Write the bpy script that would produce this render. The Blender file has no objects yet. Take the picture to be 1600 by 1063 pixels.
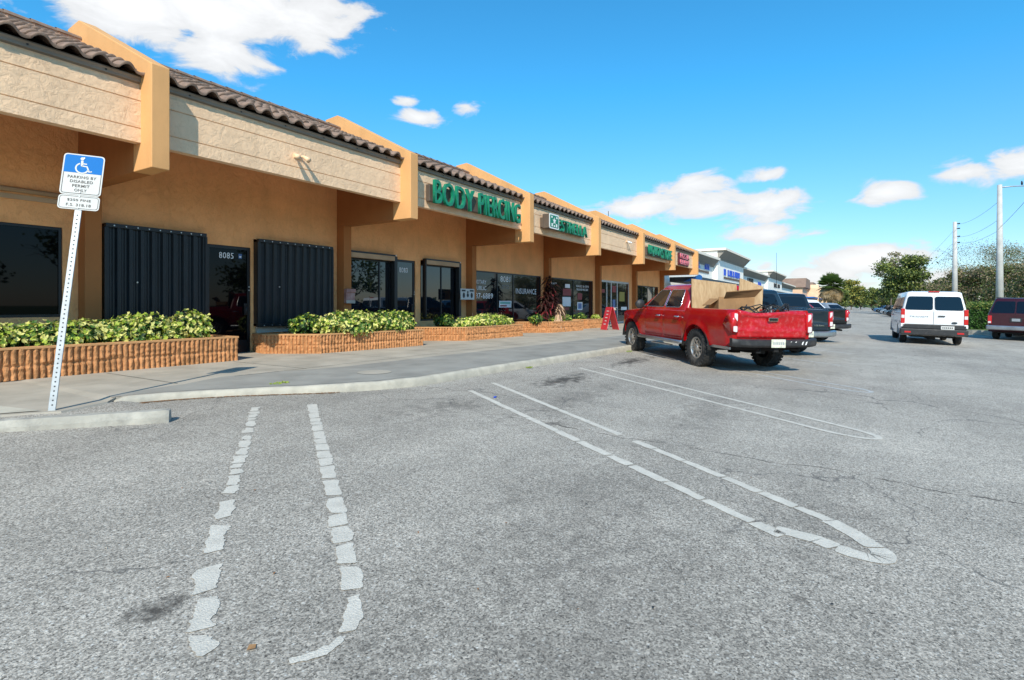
import bpy, math, random
from mathutils import Vector, Matrix, noise
R=random.Random(7)
C=bpy.context.scene.collection
PI=math.pi
def rad(a): return math.radians(a)
def gz(n): return .035-0.0303*max(0.0,min(7.0-n,16.0))

# ------------------------------------------------------------ materials
def nt(m): return m.node_tree.nodes, m.node_tree.links
def mat(name,col,rough=.6,metal=0,spec=.5,var=0,vscale=3,bump=0,bscale=40,bdist=.01,coat=0,stretch=None,dirt=None,dscale=1.2,damt=.4,emit=0):
    m=bpy.data.materials.new(name); m.use_nodes=True
    N,L=nt(m); b=N['Principled BSDF']
    b.inputs['Base Color'].default_value=(*col,1); b.inputs['Roughness'].default_value=rough
    b.inputs['Metallic'].default_value=metal; b.inputs['Specular IOR Level'].default_value=spec
    b.inputs['Coat Weight'].default_value=coat; b.inputs['Coat Roughness'].default_value=.06
    tc=N.new('ShaderNodeTexCoord'); src=tc.outputs['Object']
    if stretch:
        mp=N.new('ShaderNodeMapping'); mp.inputs['Scale'].default_value=stretch
        L.new(src,mp.inputs['Vector']); src=mp.outputs[0]
    colout=None
    if var:
        n=N.new('ShaderNodeTexNoise'); n.inputs['Scale'].default_value=vscale; n.inputs['Detail'].default_value=6
        L.new(src,n.inputs['Vector'])
        mr=N.new('ShaderNodeMapRange'); mr.inputs[1].default_value=.3; mr.inputs[2].default_value=.7
        mr.inputs[3].default_value=1-var; mr.inputs[4].default_value=1+var; L.new(n.outputs['Fac'],mr.inputs[0])
        mx=N.new('ShaderNodeVectorMath'); mx.operation='SCALE'; mx.inputs[0].default_value=col
        L.new(mr.outputs[0],mx.inputs['Scale']); colout=mx.outputs[0]
    if dirt:
        n=N.new('ShaderNodeTexNoise'); n.inputs['Scale'].default_value=dscale; n.inputs['Detail'].default_value=9; n.inputs['Roughness'].default_value=.65
        L.new(src,n.inputs['Vector'])
        mr=N.new('ShaderNodeMapRange'); mr.inputs[1].default_value=.5; mr.inputs[2].default_value=.72
        mr.inputs[3].default_value=0; mr.inputs[4].default_value=damt; L.new(n.outputs['Fac'],mr.inputs[0])
        mx=N.new('ShaderNodeMix'); mx.data_type='RGBA'; mx.inputs[6].default_value=(*col,1); mx.inputs[7].default_value=(*dirt,1)
        L.new(mr.outputs[0],mx.inputs[0])
        if colout: L.new(colout,mx.inputs[6])
        colout=mx.outputs[2]
    if colout: L.new(colout,b.inputs['Base Color'])
    if bump:
        n=N.new('ShaderNodeTexNoise'); n.inputs['Scale'].default_value=bscale; n.inputs['Detail'].default_value=4
        L.new(src,n.inputs['Vector'])
        bp=N.new('ShaderNodeBump'); bp.inputs['Strength'].default_value=bump; bp.inputs['Distance'].default_value=bdist
        L.new(n.outputs['Fac'],bp.inputs['Height']); L.new(bp.outputs[0],b.inputs['Normal'])
    if emit:
        b.inputs['Emission Color'].default_value=(*col,1); b.inputs['Emission Strength'].default_value=emit
    return m
def stucco(name,col,strength=.5,big=9,vary=.10,stain=None):
    m=mat(name,col,.85,spec=.2,var=vary,vscale=1.3)
    N,L=nt(m); b=N['Principled BSDF']; tc=[n for n in N if n.type=='TEX_COORD'][0]
    n1=N.new('ShaderNodeTexNoise'); n1.inputs['Scale'].default_value=big; n1.inputs['Detail'].default_value=8; n1.inputs['Roughness'].default_value=.6; n1.inputs['Distortion'].default_value=.8
    v=N.new('ShaderNodeTexVoronoi'); v.inputs['Scale'].default_value=big*.7; v.feature='DISTANCE_TO_EDGE'
    ds=N.new('ShaderNodeVectorMath'); ds.operation='MULTIPLY_ADD'; ds.inputs[1].default_value=(.35,.35,.35)
    L.new(tc.outputs['Object'],n1.inputs['Vector']); L.new(n1.outputs['Color'],ds.inputs[0]); L.new(tc.outputs['Object'],ds.inputs[2]); L.new(ds.outputs[0],v.inputs['Vector'])
    cr=N.new('ShaderNodeMapRange'); cr.inputs[1].default_value=0; cr.inputs[2].default_value=.05; cr.inputs[3].default_value=-.10; cr.inputs[4].default_value=0
    L.new(v.outputs['Distance'],cr.inputs[0])
    ad=N.new('ShaderNodeMath'); ad.operation='ADD'; L.new(n1.outputs['Fac'],ad.inputs[0]); L.new(cr.outputs[0],ad.inputs[1])
    mp=N.new('ShaderNodeMapping'); mp.inputs['Scale'].default_value=(2.2,2.2,.5); L.new(tc.outputs['Object'],mp.inputs[0])
    st=N.new('ShaderNodeTexNoise'); st.inputs['Scale'].default_value=1.0; st.inputs['Detail'].default_value=7; st.inputs['Roughness'].default_value=.65; L.new(mp.outputs[0],st.inputs['Vector'])
    sm=N.new('ShaderNodeMapRange'); sm.inputs[1].default_value=.5; sm.inputs[2].default_value=.75; sm.inputs[3].default_value=1; sm.inputs[4].default_value=.88; L.new(st.outputs['Fac'],sm.inputs[0])
    cs=N.new('ShaderNodeMapRange'); cs.inputs[1].default_value=0; cs.inputs[2].default_value=.03; cs.inputs[3].default_value=.90; cs.inputs[4].default_value=1; L.new(v.outputs['Distance'],cs.inputs[0])
    mm=N.new('ShaderNodeMath'); mm.operation='MULTIPLY'; L.new(sm.outputs[0],mm.inputs[0]); L.new(cs.outputs[0],mm.inputs[1])
    src=b.inputs['Base Color'].links[0].from_socket; sc2=N.new('ShaderNodeVectorMath'); sc2.operation='SCALE'; L.new(src,sc2.inputs[0]); L.new(mm.outputs[0],sc2.inputs['Scale']); L.new(sc2.outputs[0],b.inputs['Base Color'])
    bp=N.new('ShaderNodeBump'); bp.inputs['Strength'].default_value=strength; bp.inputs['Distance'].default_value=.03
    L.new(ad.outputs[0],bp.inputs['Height']); L.new(bp.outputs[0],b.inputs['Normal'])
    return m
M={}
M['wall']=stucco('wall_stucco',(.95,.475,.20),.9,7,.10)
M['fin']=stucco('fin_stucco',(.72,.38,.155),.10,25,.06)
M['beam']=stucco('brown_shade_stucco',(.42,.165,.055),.12,25,.08)  # brown of the pillars; on the beams, fin paint darkened to hold its shade
M['fascia']=stucco('fascia_stucco',(.88,.60,.38),.7,8,.09)
M['frieze']=stucco('frieze_board',(.27,.225,.18),.2,20,.08)
M['tile']=mat('roof_tile',(.225,.148,.105),.75,var=.35,vscale=5,bump=.3,bscale=60,dirt=(.30,.24,.20),dscale=6,damt=.4)
M['mortar']=mat('ridge_mortar',(.55,.35,.25),.9,var=.2,vscale=8,bump=.4)
M['shutter']=mat('shutter_paint',(.011,.016,.021),.33,spec=.45,var=.15,vscale=4)
M['blackframe']=mat('black_frame',(.012,.013,.015),.35)
M['screw']=mat('screw_metal',(.7,.7,.68),.3,metal=.8)
M['alu']=mat('aluminium_frame',(.55,.56,.57),.4,metal=.6,var=.1)
M['dirtywhite']=mat('sill_paint',(.48,.42,.35),.7,var=.15)
M['tanbox']=mat('shutter_housing_paint',(.50,.34,.20),.6,var=.1)
def glass(name,col,rough=.02,spec=.9):
    m=mat(name,col,rough,spec=spec); return m
M['glass']=glass('tinted_glass',(.002,.002,.003),.02,.2)
M['glass2']=glass('shop_glass',(.006,.009,.012),.03,.5)
M['mirrorglass']=glass('reflective_tinted_glass',(.004,.006,.010),.015,1.0)
M['carglass']=glass('car_glass',(.005,.007,.012),.03,.45)
def brickm(name,col):
    m=mat(name,col,.9,spec=.15,var=.28,vscale=9,bump=.9,bscale=55,bdist=.012,dirt=(.25,.12,.05),dscale=4,damt=.5); return m
M['planter']=brickm('split_face_block',(.52,.245,.105))
M['plantercap']=mat('planter_cap',(.56,.29,.12),.85,var=.15,bump=.4)
M['soil']=mat('soil',(.05,.032,.02),.95,var=.3,vscale=20,bump=1,bscale=30,bdist=.03)
for k,c in dict(leaf_cream=(.74,.70,.24),leaf_lime=(.40,.50,.07),leaf_green=(.075,.17,.03),leaf_dark=(.022,.05,.016),
    tree_light=(.27,.29,.07),tree_mid=(.13,.17,.045),tree_dark=(.04,.065,.022),tree_brown=(.33,.25,.15),tree_yellow=(.42,.34,.07),
    frond_green=(.10,.16,.04),frond_dry=(.38,.26,.13),red_leaf=(.05,.018,.016),red_bright=(.30,.03,.04),dry_leaf=(.62,.42,.28)).items():
    M[k]=mat(k,c,.5,spec=.35,var=.25,vscale=2)
    N,L=nt(M[k]); b=N['Principled BSDF']
    tr=N.new('ShaderNodeBsdfTranslucent'); tr.inputs[0].default_value=(c[0]*1.3,c[1]*1.5,c[2],1)
    ms=N.new('ShaderNodeMixShader'); ms.inputs[0].default_value=.22; out=[n for n in N if n.type=='OUTPUT_MATERIAL'][0]
    L.new(b.outputs[0],ms.inputs[1]); L.new(tr.outputs[0],ms.inputs[2]); L.new(ms.outputs[0],out.inputs[0])
M['bark']=mat('bark',(.13,.10,.075),.95,var=.3,vscale=4,bump=.8,bscale=12,bdist=.05)
M['concrete_pole']=mat('pole_concrete',(.52,.50,.47),.85,var=.15,vscale=2,bump=.2)
M['green_letter']=mat('letter_green',(.004,.20,.105),.45,var=.12,vscale=5,dirt=(.25,.4,.32),dscale=7,damt=.2)
M['raceway']=mat('raceway_metal',(.11,.08,.06),.6,var=.15)
M['white']=mat('white_paint',(.8,.8,.78),.5)
M['whitewall']=stucco('white_stucco',(.95,.91,.83),.1,20,.04)
M['cornice']=mat('cornice_grey',(.30,.265,.22),.8,var=.08)
M['cornice_top']=mat('cornice_cap',(.80,.73,.62),.8,var=.05)
M['blue_letter']=mat('letter_blue',(.012,.07,.50),.4)
M['black_letter']=mat('letter_black',(.012,.012,.014),.5)
M['pink_letter']=mat('letter_pink',(.62,.16,.20),.4)
M['maroon_panel']=mat('sign_maroon',(.09,.012,.02),.5)
M['canopy_blue']=mat('canopy_blue',(.012,.11,.36),.5)
M['canopy_dark']=mat('canopy_dark',(.03,.045,.06),.5)
M['vinyl']=mat('vinyl_white',(.82,.84,.85),.5)
M['vinyl_dim']=mat('vinyl_dim',(.30,.32,.34),.5)
M['vinyl_red']=mat('vinyl_red',(.25,.02,.025),.5)
M['vinyl_yellow']=mat('vinyl_yellow',(.3,.26,.04),.5)
M['vinyl_teal']=mat('vinyl_teal',(.2,.5,.45),.5)
M['vinyl_blue']=mat('vinyl_blue',(.08,.16,.36),.5)
M['galv']=mat('galvanised_steel',(.42,.44,.45),.5,metal=.3,var=.15,vscale=12,dirt=(.35,.33,.3),dscale=9,damt=.3)
M['hole']=mat('punched_hole',(.02,.022,.025),.8)
M['sign_blue']=mat('sign_blue',(.003,.15,.46),.6,spec=.15)
M['sign_white']=mat('sign_white',(.60,.59,.56),.6,spec=.2,var=.03)
M['red_box']=mat('faded_red_paint',(.42,.20,.17),.6,var=.3,vscale=5,dirt=(.5,.42,.36),dscale=5,damt=.7)
M['aframe']=mat('red_board',(.66,.04,.06),.45,var=.08)
M['redpaint']=mat('red_car_paint',(.40,.002,.005),.25,spec=.4,coat=.55,var=.10,vscale=2,dirt=(.30,.045,.04),dscale=3.0,damt=.5)
M['redgate']=mat('dusty_red_paint',(.45,.003,.007),.32,coat=.4,var=.12,vscale=2.5,dirt=(.62,.30,.28),dscale=14,damt=.28)
M['navy']=mat('slate_car_paint',(.010,.018,.028),.2,coat=.7,var=.1)
M['blackpaint']=mat('black_car_paint',(.006,.006,.008),.25,coat=.7)
M['whitepaint']=mat('white_car_paint',(.80,.80,.80),.3,coat=.6,var=.03)
M['maroonpaint']=mat('maroon_car_paint',(.040,.003,.007),.3,coat=.35)
M['silverpaint']=mat('silver_car_paint',(.42,.44,.46),.3,metal=.5,coat=.5)
M['bluepaint']=mat('blue_car_paint',(.03,.10,.22),.25,coat=.7)
M['rubber']=mat('tyre_rubber',(.035,.034,.033),.85,spec=.25,bump=.5,bscale=45,var=.25,vscale=6,dirt=(.15,.13,.11),dscale=5,damt=.6)
M['rim']=mat('wheel_alloy',(.52,.49,.45),.38,metal=.75,dirt=(.28,.2,.13),dscale=6,damt=.5)
M['chrome']=mat('chrome',(.75,.76,.78),.12,metal=1,var=.1)
M['brushed']=mat('bumper_steel',(.42,.44,.46),.3,metal=.85,var=.2,dirt=(.2,.2,.2),dscale=5,damt=.4)
M['plastic']=mat('black_plastic',(.022,.022,.023),.55,var=.2,dirt=(.09,.08,.075),dscale=7,damt=.5)
M['under']=mat('undercarriage',(.010,.010,.010),.9)
M['taillight']=mat('tail_light_red',(.55,.012,.015),.12,coat=.6)
M['taillight_clear']=mat('tail_light_clear',(.72,.66,.66),.12,coat=.6)
M['orange']=mat('reflector_orange',(.7,.18,.02),.2)
M['plate']=mat('plate_cream',(.66,.66,.52),.5,var=.25,vscale=20)
M['cardboard']=mat('cardboard',(.34,.185,.08),.8,var=.2,dirt=(.22,.12,.06),dscale=5,damt=.5)
M['plastic_grey']=mat('grey_plastic_pipe',(.35,.36,.37),.5)
M['orange_stucco']=stucco('orange_stucco',(.80,.50,.33),.1,20,.05)
M['brownroof']=mat('brown_roof',(.26,.17,.125),.9,var=.15,vscale=.8)
M['wheelstop']=mat('wheel_stop_concrete',(.40,.375,.32),.9,var=.18,vscale=4,bump=.7,bscale=60,dirt=(.2,.19,.17),dscale=5,damt=.6)
M['curb']=mat('curb_concrete',(.47,.43,.35),.9,var=.14,vscale=6,bump=.8,bscale=70,dirt=(.28,.26,.22),dscale=3.5,damt=.6)
M['paint_line']=mat('line_paint',(.60,.555,.475),.85,var=.10,vscale=8,bump=.6,bscale=110,dirt=(.38,.36,.31),dscale=60,damt=.8)
M['paint_faint']=mat('faded_line_paint',(.50,.50,.48),.8,var=.1,vscale=15,bump=.5,bscale=120,dirt=(.30,.30,.29),dscale=9,damt=.9)
M['wire']=mat('cable_black',(.02,.02,.02),.6)
M['bike']=mat('bike_frame',(.10,.22,.30),.35)
M['weed']=mat('weed_green',(.22,.28,.03),.6)
M['leaflitter']=mat('dry_litter',(.30,.14,.05),.8)

def plywood():
    m=mat('plywood',(.55,.38,.20),.7); N,L=nt(m); b=N['Principled BSDF']; tc=[n for n in N if n.type=='TEX_COORD'][0]
    mp=N.new('ShaderNodeMapping'); mp.inputs['Scale'].default_value=(6,6,1.6); L.new(tc.outputs['Object'],mp.inputs[0])
    n=N.new('ShaderNodeTexNoise'); n.inputs['Scale'].default_value=2.2; n.inputs['Detail'].default_value=9; n.inputs['Distortion'].default_value=1.2; L.new(mp.outputs[0],n.inputs['Vector'])
    r=N.new('ShaderNodeValToRGB'); e=r.color_ramp.elements; e[0].position=.3; e[0].color=(.38,.23,.11,1); e[1].position=.68; e[1].color=(.55,.38,.21,1)
    L.new(n.outputs['Fac'],r.inputs[0]); L.new(r.outputs[0],b.inputs['Base Color']); return m
M['plywood']=plywood()

def asphalt():
    m=bpy.data.materials.new('asphalt'); m.use_nodes=True; N,L=nt(m); b=N['Principled BSDF']
    b.inputs['Roughness'].default_value=.85; b.inputs['Specular IOR Level'].default_value=.25
    g=N.new('ShaderNodeNewGeometry'); P=g.outputs['Position']
    def noi(s,d=4,r=.5,dist=0,vec=P):
        n=N.new('ShaderNodeTexNoise'); n.inputs['Scale'].default_value=s; n.inputs['Detail'].default_value=d; n.inputs['Roughness'].default_value=r; n.inputs['Distortion'].default_value=dist
        L.new(vec,n.inputs['Vector']); return n.outputs['Fac']
    def mr(x,a,b_,c,d):
        n=N.new('ShaderNodeMapRange'); n.inputs[1].default_value=a; n.inputs[2].default_value=b_; n.inputs[3].default_value=c; n.inputs[4].default_value=d; L.new(x,n.inputs[0]); return n.outputs[0]
    def mth(op,x,y):
        n=N.new('ShaderNodeMath'); n.operation=op
        for i,v in enumerate((x,y)):
            if isinstance(v,(int,float)): n.inputs[i].default_value=v
            else: L.new(v,n.inputs[i])
        return n.outputs[0]
    def mix(f,a,b_):
        n=N.new('ShaderNodeMix'); n.data_type='RGBA'
        if isinstance(f,float): n.inputs[0].default_value=f
        else: L.new(f,n.inputs[0])
        for i,v in ((6,a),(7,b_)):
            if isinstance(v,tuple): n.inputs[i].default_value=(*v,1)
            else: L.new(v,n.inputs[i])
        return n.outputs[2]
    v=N.new('ShaderNodeTexVoronoi'); v.inputs['Scale'].default_value=120; L.new(P,v.inputs['Vector'])
    sep=N.new('ShaderNodeSeparateColor'); L.new(v.outputs['Color'],sep.inputs[0])
    v2=N.new('ShaderNodeTexVoronoi'); v2.inputs['Scale'].default_value=62; L.new(P,v2.inputs['Vector'])
    sep2=N.new('ShaderNodeSeparateColor'); L.new(v2.outputs['Color'],sep2.inputs[0])
    grain=mth('MULTIPLY',mr(sep.outputs[0],0,1,.50,1.38),mr(sep2.outputs[1],0,1,.84,1.16))
    white=mr(sep2.outputs[0],.90,.93,0,1); dot=mr(v2.outputs['Distance'],.0,.5,1,.0)
    pits=mr(noi(75,3,.6),.58,.66,1,.28)
    big=mr(noi(.22,5,.55,.4),.3,.7,.80,1.16); mid=mr(noi(1.5,7,.68),.3,.7,.86,1.12)
    mpn=N.new('ShaderNodeMapping'); mpn.inputs['Rotation'].default_value=(0,0,rad(5)); mpn.inputs['Scale'].default_value=(.12,1.4,1); L.new(P,mpn.inputs[0])
    streak=mr(noi(1.0,5,.6,0,mpn.outputs[0]),.35,.65,.94,1.07)
    val=mth('MULTIPLY',mth('MULTIPLY',mth('MULTIPLY',grain,pits),mth('MULTIPLY',big,mid)),streak)
    base=N.new('ShaderNodeVectorMath'); base.operation='SCALE'; base.inputs[0].default_value=(.43,.386,.325); L.new(val,base.inputs['Scale'])
    col=mix(mth('MULTIPLY',white,dot),base.outputs[0],(.72,.70,.64))
    # oil and tyre stains
    dk=mr(noi(.9,8,.7,1.0),.66,.78,0,.45); col=mix(dk,col,(.12,.115,.105))
    spots=[(8.6,4.27,.75,.28,.95),(12.2,4.35,1.1,.22,.95),(1.2,2.64,.10,.08,.95),(5.5,2.85,.10,.12,.7),(5.4,4.45,.7,.35,.45),(6.9,3.4,1.5,.3,.35),(4.1,.15,.7,.35,.25),(3.4,1.6,1.6,.5,.22),(2.2,.9,1.1,.6,.25),(7.4,1.6,1.3,.4,.3),(16.5,1.2,1.4,.5,.3),(1.9,-.5,.8,.5,.25),(21,-2,4,.4,.2)]
    d1=N.new('ShaderNodeTexNoise'); d1.inputs['Scale'].default_value=7; d1.inputs['Detail'].default_value=7; d1.inputs['Roughness'].default_value=.7; L.new(P,d1.inputs['Vector'])
    for (x,y,rx,ry,a) in spots:
        s=N.new('ShaderNodeVectorMath'); s.operation='SUBTRACT'; s.inputs[1].default_value=(x,y,0); L.new(P,s.inputs[0])
        q=N.new('ShaderNodeVectorMath'); q.operation='MULTIPLY'; q.inputs[1].default_value=(1/rx,1/ry,0); L.new(s.outputs[0],q.inputs[0])
        ln=N.new('ShaderNodeVectorMath'); ln.operation='LENGTH'; L.new(q.outputs[0],ln.inputs[0])
        e=mth('ADD',ln.outputs['Value'],mr(d1.outputs['Fac'],.3,.7,-1.3,1.3))
        f=mr(e,.1,1.3,a,0); col=mix(f,col,(.075,.066,.056))
    # cracks: a seam wandering across the lot and alligator cracks
    n1=N.new('ShaderNodeTexNoise'); n1.inputs['Scale'].default_value=1.2; n1.inputs['Detail'].default_value=8; L.new(P,n1.inputs['Vector'])
    sp=N.new('ShaderNodeSeparateXYZ'); L.new(P,sp.inputs[0])
    dx=mth('ABSOLUTE',mth('ADD',mth('SUBTRACT',sp.outputs[0],5.45),mr(n1.outputs['Fac'],0,1,-.28,.28)),0)
    seam=mth('MULTIPLY',mr(dx,.006,.016,.85,0),mth('MULTIPLY',mr(sp.outputs[1],3.7,3.9,1,0),mr(noi(5,3),.42,.5,.25,1)))
    col=mix(seam,col,(.06,.05,.04))
    vc=N.new('ShaderNodeTexVoronoi'); vc.feature='DISTANCE_TO_EDGE'; vc.inputs['Scale'].default_value=.40
    ds=N.new('ShaderNodeVectorMath'); ds.operation='MULTIPLY_ADD'; ds.inputs[1].default_value=(1.6,1.6,0); L.new(n1.outputs['Color'],ds.inputs[0]); L.new(P,ds.inputs[2]); L.new(ds.outputs[0],vc.inputs['Vector'])
    cf=mth('MULTIPLY',mr(vc.outputs['Distance'],.0015,.0055,.6,0),mr(noi(.35,3),.47,.55,0,1)); col=mix(cf,col,(.09,.085,.08))
    L.new(col,b.inputs['Base Color'])
    h=mth('ADD',mth('MULTIPLY',sep.outputs[0],.5),noi(120,3))
    bp=N.new('ShaderNodeBump'); bp.inputs['Strength'].default_value=.7; bp.inputs['Distance'].default_value=.006; L.new(h,bp.inputs['Height']); L.new(bp.outputs[0],b.inputs['Normal'])
    return m
M['asphalt']=asphalt()
def pavement(name,col,joints):
    m=mat(name,col,.9,spec=.2,var=.13,vscale=1.6,bump=.5,bscale=120,bdist=.004,dirt=tuple(c*.55 for c in col),dscale=1.1,damt=.55)
    return m
M['sidewalk']=pavement('sidewalk_concrete',(.42,.375,.305),True)
M['walkpatch']=pavement('walk_asphalt',(.30,.285,.25),False)
M['slab']=pavement('new_slab',(.50,.465,.38),True)
M['grass']=mat('grass_ground',(.10,.13,.04),.95,var=.3,vscale=1,bump=.6,bscale=8,bdist=.05)

# ------------------------------------------------------------ mesh helpers
class MB:
    def __init__(s): s.v=[]; s.f=[]; s.m=[]; s.cur=0; s.sm=[]; s.smooth=False
    def vert(s,p): s.v.append(tuple(p)); return len(s.v)-1
    def face(s,ids): s.f.append(tuple(ids)); s.m.append(s.cur); s.sm.append(s.smooth)
    def poly(s,pts): s.face([s.vert(p) for p in pts])
    def box(s,x0,x1,y0,y1,z0,z1,mtx=None):
        c=[(x0,y0,z0),(x1,y0,z0),(x1,y1,z0),(x0,y1,z0),(x0,y0,z1),(x1,y0,z1),(x1,y1,z1),(x0,y1,z1)]
        if mtx: c=[tuple(mtx@Vector(p)) for p in c]
        b=len(s.v); s.v+=c
        for f in ((3,2,1,0),(4,5,6,7),(0,1,5,4),(1,2,6,5),(2,3,7,6),(3,0,4,7)): s.face([b+i for i in f])
    def prism(s,pts,vec):
        v=Vector(vec); a=[s.vert(p) for p in pts]; b=[s.vert(Vector(p)+v) for p in pts]; n=len(pts)
        s.face(a[::-1]); s.face(b)
        for i in range(n): s.face((a[i],a[(i+1)%n],b[(i+1)%n],b[i]))
    def tube(s,pts,rs,n=8,cap=True):
        if not isinstance(rs,(list,tuple)): rs=[rs]*len(pts)
        pts=[Vector(p) for p in pts]; rings=[]
        for i,p in enumerate(pts):
            d=(pts[min(i+1,len(pts)-1)]-pts[max(i-1,0)])
            d=d.normalized() if d.length>1e-9 else Vector((0,0,1))
            u=d.orthogonal().normalized() if i==0 else (u-d*u.dot(d)).normalized()
            w=d.cross(u)
            rings.append([s.vert(p+(u*math.cos(2*PI*k/n)+w*math.sin(2*PI*k/n))*rs[i]) for k in range(n)])
        o=s.smooth; s.smooth=True
        for a,b in zip(rings,rings[1:]):
            for k in range(n): s.face((a[k],a[(k+1)%n],b[(k+1)%n],b[k]))
        s.smooth=o
        if cap: s.face(rings[0][::-1]); s.face(rings[-1])
    def grid(s,rows,closed=False):
        ids=[[s.vert(p) for p in r] for r in rows]
        for a,b in zip(ids,ids[1:]):
            n=len(a)
            for k in range(n if closed else n-1): s.face((a[k],a[(k+1)%n],b[(k+1)%n],b[k]))
        return ids
    def build(s,name,mats,parent=None,smooth=None,bevel=0,solid=0,recalc=True):
        me=bpy.data.meshes.new(name); me.from_pydata(s.v,[],s.f)
        if not isinstance(mats,(list,tuple)): mats=[mats]
        for m in mats: me.materials.append(m)
        for p,mi,sm in zip(me.polygons,s.m,s.sm): p.material_index=mi; p.use_smooth=sm if smooth is None else smooth
        if recalc:
            import bmesh
            bm=bmesh.new(); bm.from_mesh(me); bmesh.ops.remove_doubles(bm,verts=bm.verts,dist=1e-5)
            bmesh.ops.recalc_face_normals(bm,faces=bm.faces); bm.to_mesh(me); bm.free()
        o=bpy.data.objects.new(name,me); C.objects.link(o)
        if parent: o.parent=parent
        if bevel:
            b=o.modifiers.new('bevel','BEVEL'); b.width=bevel; b.segments=2; b.limit_method='ANGLE'; b.angle_limit=rad(40)
            try: b.harden_normals=False
            except Exception: pass
        if solid:
            b=o.modifiers.new('solid','SOLIDIFY'); b.thickness=solid; b.offset=0
        return o
def empty(name,loc=(0,0,0),rz=0,label=None,cat=None,group=None):
    o=bpy.data.objects.new(name,None); C.objects.link(o); o.location=loc; o.rotation_euler=(0,0,rz); o.empty_display_size=.2
    if label: tag(o,label,cat,group)
    return o
def tag(o,label,cat,group=None):
    o['label']=label; o['category']=cat
    if group: o['group']=group
    return o
def structure(o): o['kind']='structure'; return o
def roundpoly(pts,r,seg=4):
    out=[]; n=len(pts); P=[Vector(p) for p in pts]
    for i in range(n):
        a,b,c=P[i-1],P[i],P[(i+1)%n]; d1=(a-b); d2=(c-b); rr=min(r,d1.length*.45,d2.length*.45)
        p=b+d1.normalized()*rr; q=b+d2.normalized()*rr
        for k in range(seg+1):
            t=k/seg; out.append((p*(1-t)*(1-t)+b*2*t*(1-t)+q*t*t))
    return out
def text(s,name,m,x0,x1,z0,z1,y,parent=None,depth=.01,bold=.0,fit=True,loc=None):
    """lettering facing -Y, filling the box x0..x1, z0..z1, front at y"""
    cu=bpy.data.curves.new(name,'FONT'); cu.body=s; cu.extrude=depth/2; cu.offset=bold; cu.resolution_u=3; cu.space_character=1.08
    t=bpy.data.objects.new(name,cu); C.objects.link(t)
    dg=bpy.context.evaluated_depsgraph_get(); me=bpy.data.meshes.new_from_object(t.evaluated_get(dg))
    C.objects.unlink(t); bpy.data.objects.remove(t)
    xs=[v.co.x for v in me.vertices]; ys=[v.co.y for v in me.vertices]; zs=[v.co.z for v in me.vertices]
    ax,bx,ay,by=min(xs),max(xs),min(ys),max(ys); sx=(x1-x0)/(bx-ax); sz=(z1-z0)/(by-ay); zm=max(zs)
    for v in me.vertices:
        x,yy,z=v.co; v.co=(x0+(x-ax)*sx, y+(zm-z)/(2*zm)*depth if zm>0 else y, z0+(yy-ay)*sz)
    me.materials.clear(); me.materials.append(m)
    me.name=name; o=bpy.data.objects.new(name,me); C.objects.link(o)
    if parent: o.parent=parent
    return o

# ------------------------------------------------------------ camera, world, sun
cam=bpy.data.cameras.new('camera'); co=bpy.data.objects.new('camera',cam); C.objects.link(co)
cam.lens=36*850/1600; cam.sensor_width=36; cam.shift_y=-54.5/1600; cam.clip_end=5000; cam.clip_start=.05
fw=Vector((.8472,.5312,0)); co.location=(0,0,1.26); co.rotation_euler=fw.to_track_quat('-Z','Y').to_euler()
bpy.context.scene.camera=co
sc=bpy.context.scene; sc.view_settings.view_transform='Standard'; sc.view_settings.look='None'; sc.view_settings.exposure=0
sdir=Vector((1.85,1.0,-1.74)).normalized()
sun=bpy.data.lights.new('sun','SUN'); sun.energy=5.0; sun.angle=rad(.5); sun.color=(1,.93,.80)
so=bpy.data.objects.new('sun',sun); C.objects.link(so); so.rotation_euler=sdir.to_track_quat('-Z','Y').to_euler(); so.location=(-20,-10,30)
w=bpy.data.worlds.new('World'); sc.world=w; w.use_nodes=True; N=w.node_tree.nodes; L=w.node_tree.links
bg=N['Background']; bg.inputs[1].default_value=.14
sky=N.new('ShaderNodeTexSky'); sky.sky_type='NISHITA'; sky.sun_disc=False
tos=-sdir; el=math.asin(tos.z); azi=math.atan2(tos.x,tos.y); sky.sun_elevation=el; sky.sun_rotation=azi; sky.air_density=1.0; sky.dust_density=.3; sky.ozone_density=2.2
tc=N.new('ShaderNodeTexCoord'); sp=N.new('ShaderNodeSeparateXYZ'); L.new(tc.outputs['Generated'],sp.inputs[0])
def wm(op,a,b=0,c=0):
    n=N.new('ShaderNodeMath'); n.operation=op
    for i,v in enumerate((a,b,c)):
        if isinstance(v,(int,float)): n.inputs[i].default_value=v
        else: L.new(v,n.inputs[i])
    return n.outputs[0]
az=wm('MULTIPLY',wm('ARCTAN2',sp.outputs[1],sp.outputs[0]),180/PI); elv=wm('MULTIPLY',wm('ARCSINE',sp.outputs[2]),180/PI)
cb=N.new('ShaderNodeCombineXYZ'); L.new(az,cb.inputs[0]); L.new(elv,cb.inputs[1])
mp=N.new('ShaderNodeMapping'); mp.inputs['Scale'].default_value=(.10,.22,1); L.new(cb.outputs[0],mp.inputs[0])
n1=N.new('ShaderNodeTexNoise'); n1.inputs['Scale'].default_value=1.9; n1.inputs['Detail'].default_value=9; n1.inputs['Roughness'].default_value=.60; n1.inputs['Distortion'].default_value=.45; L.new(mp.outputs[0],n1.inputs['Vector'])
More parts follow.
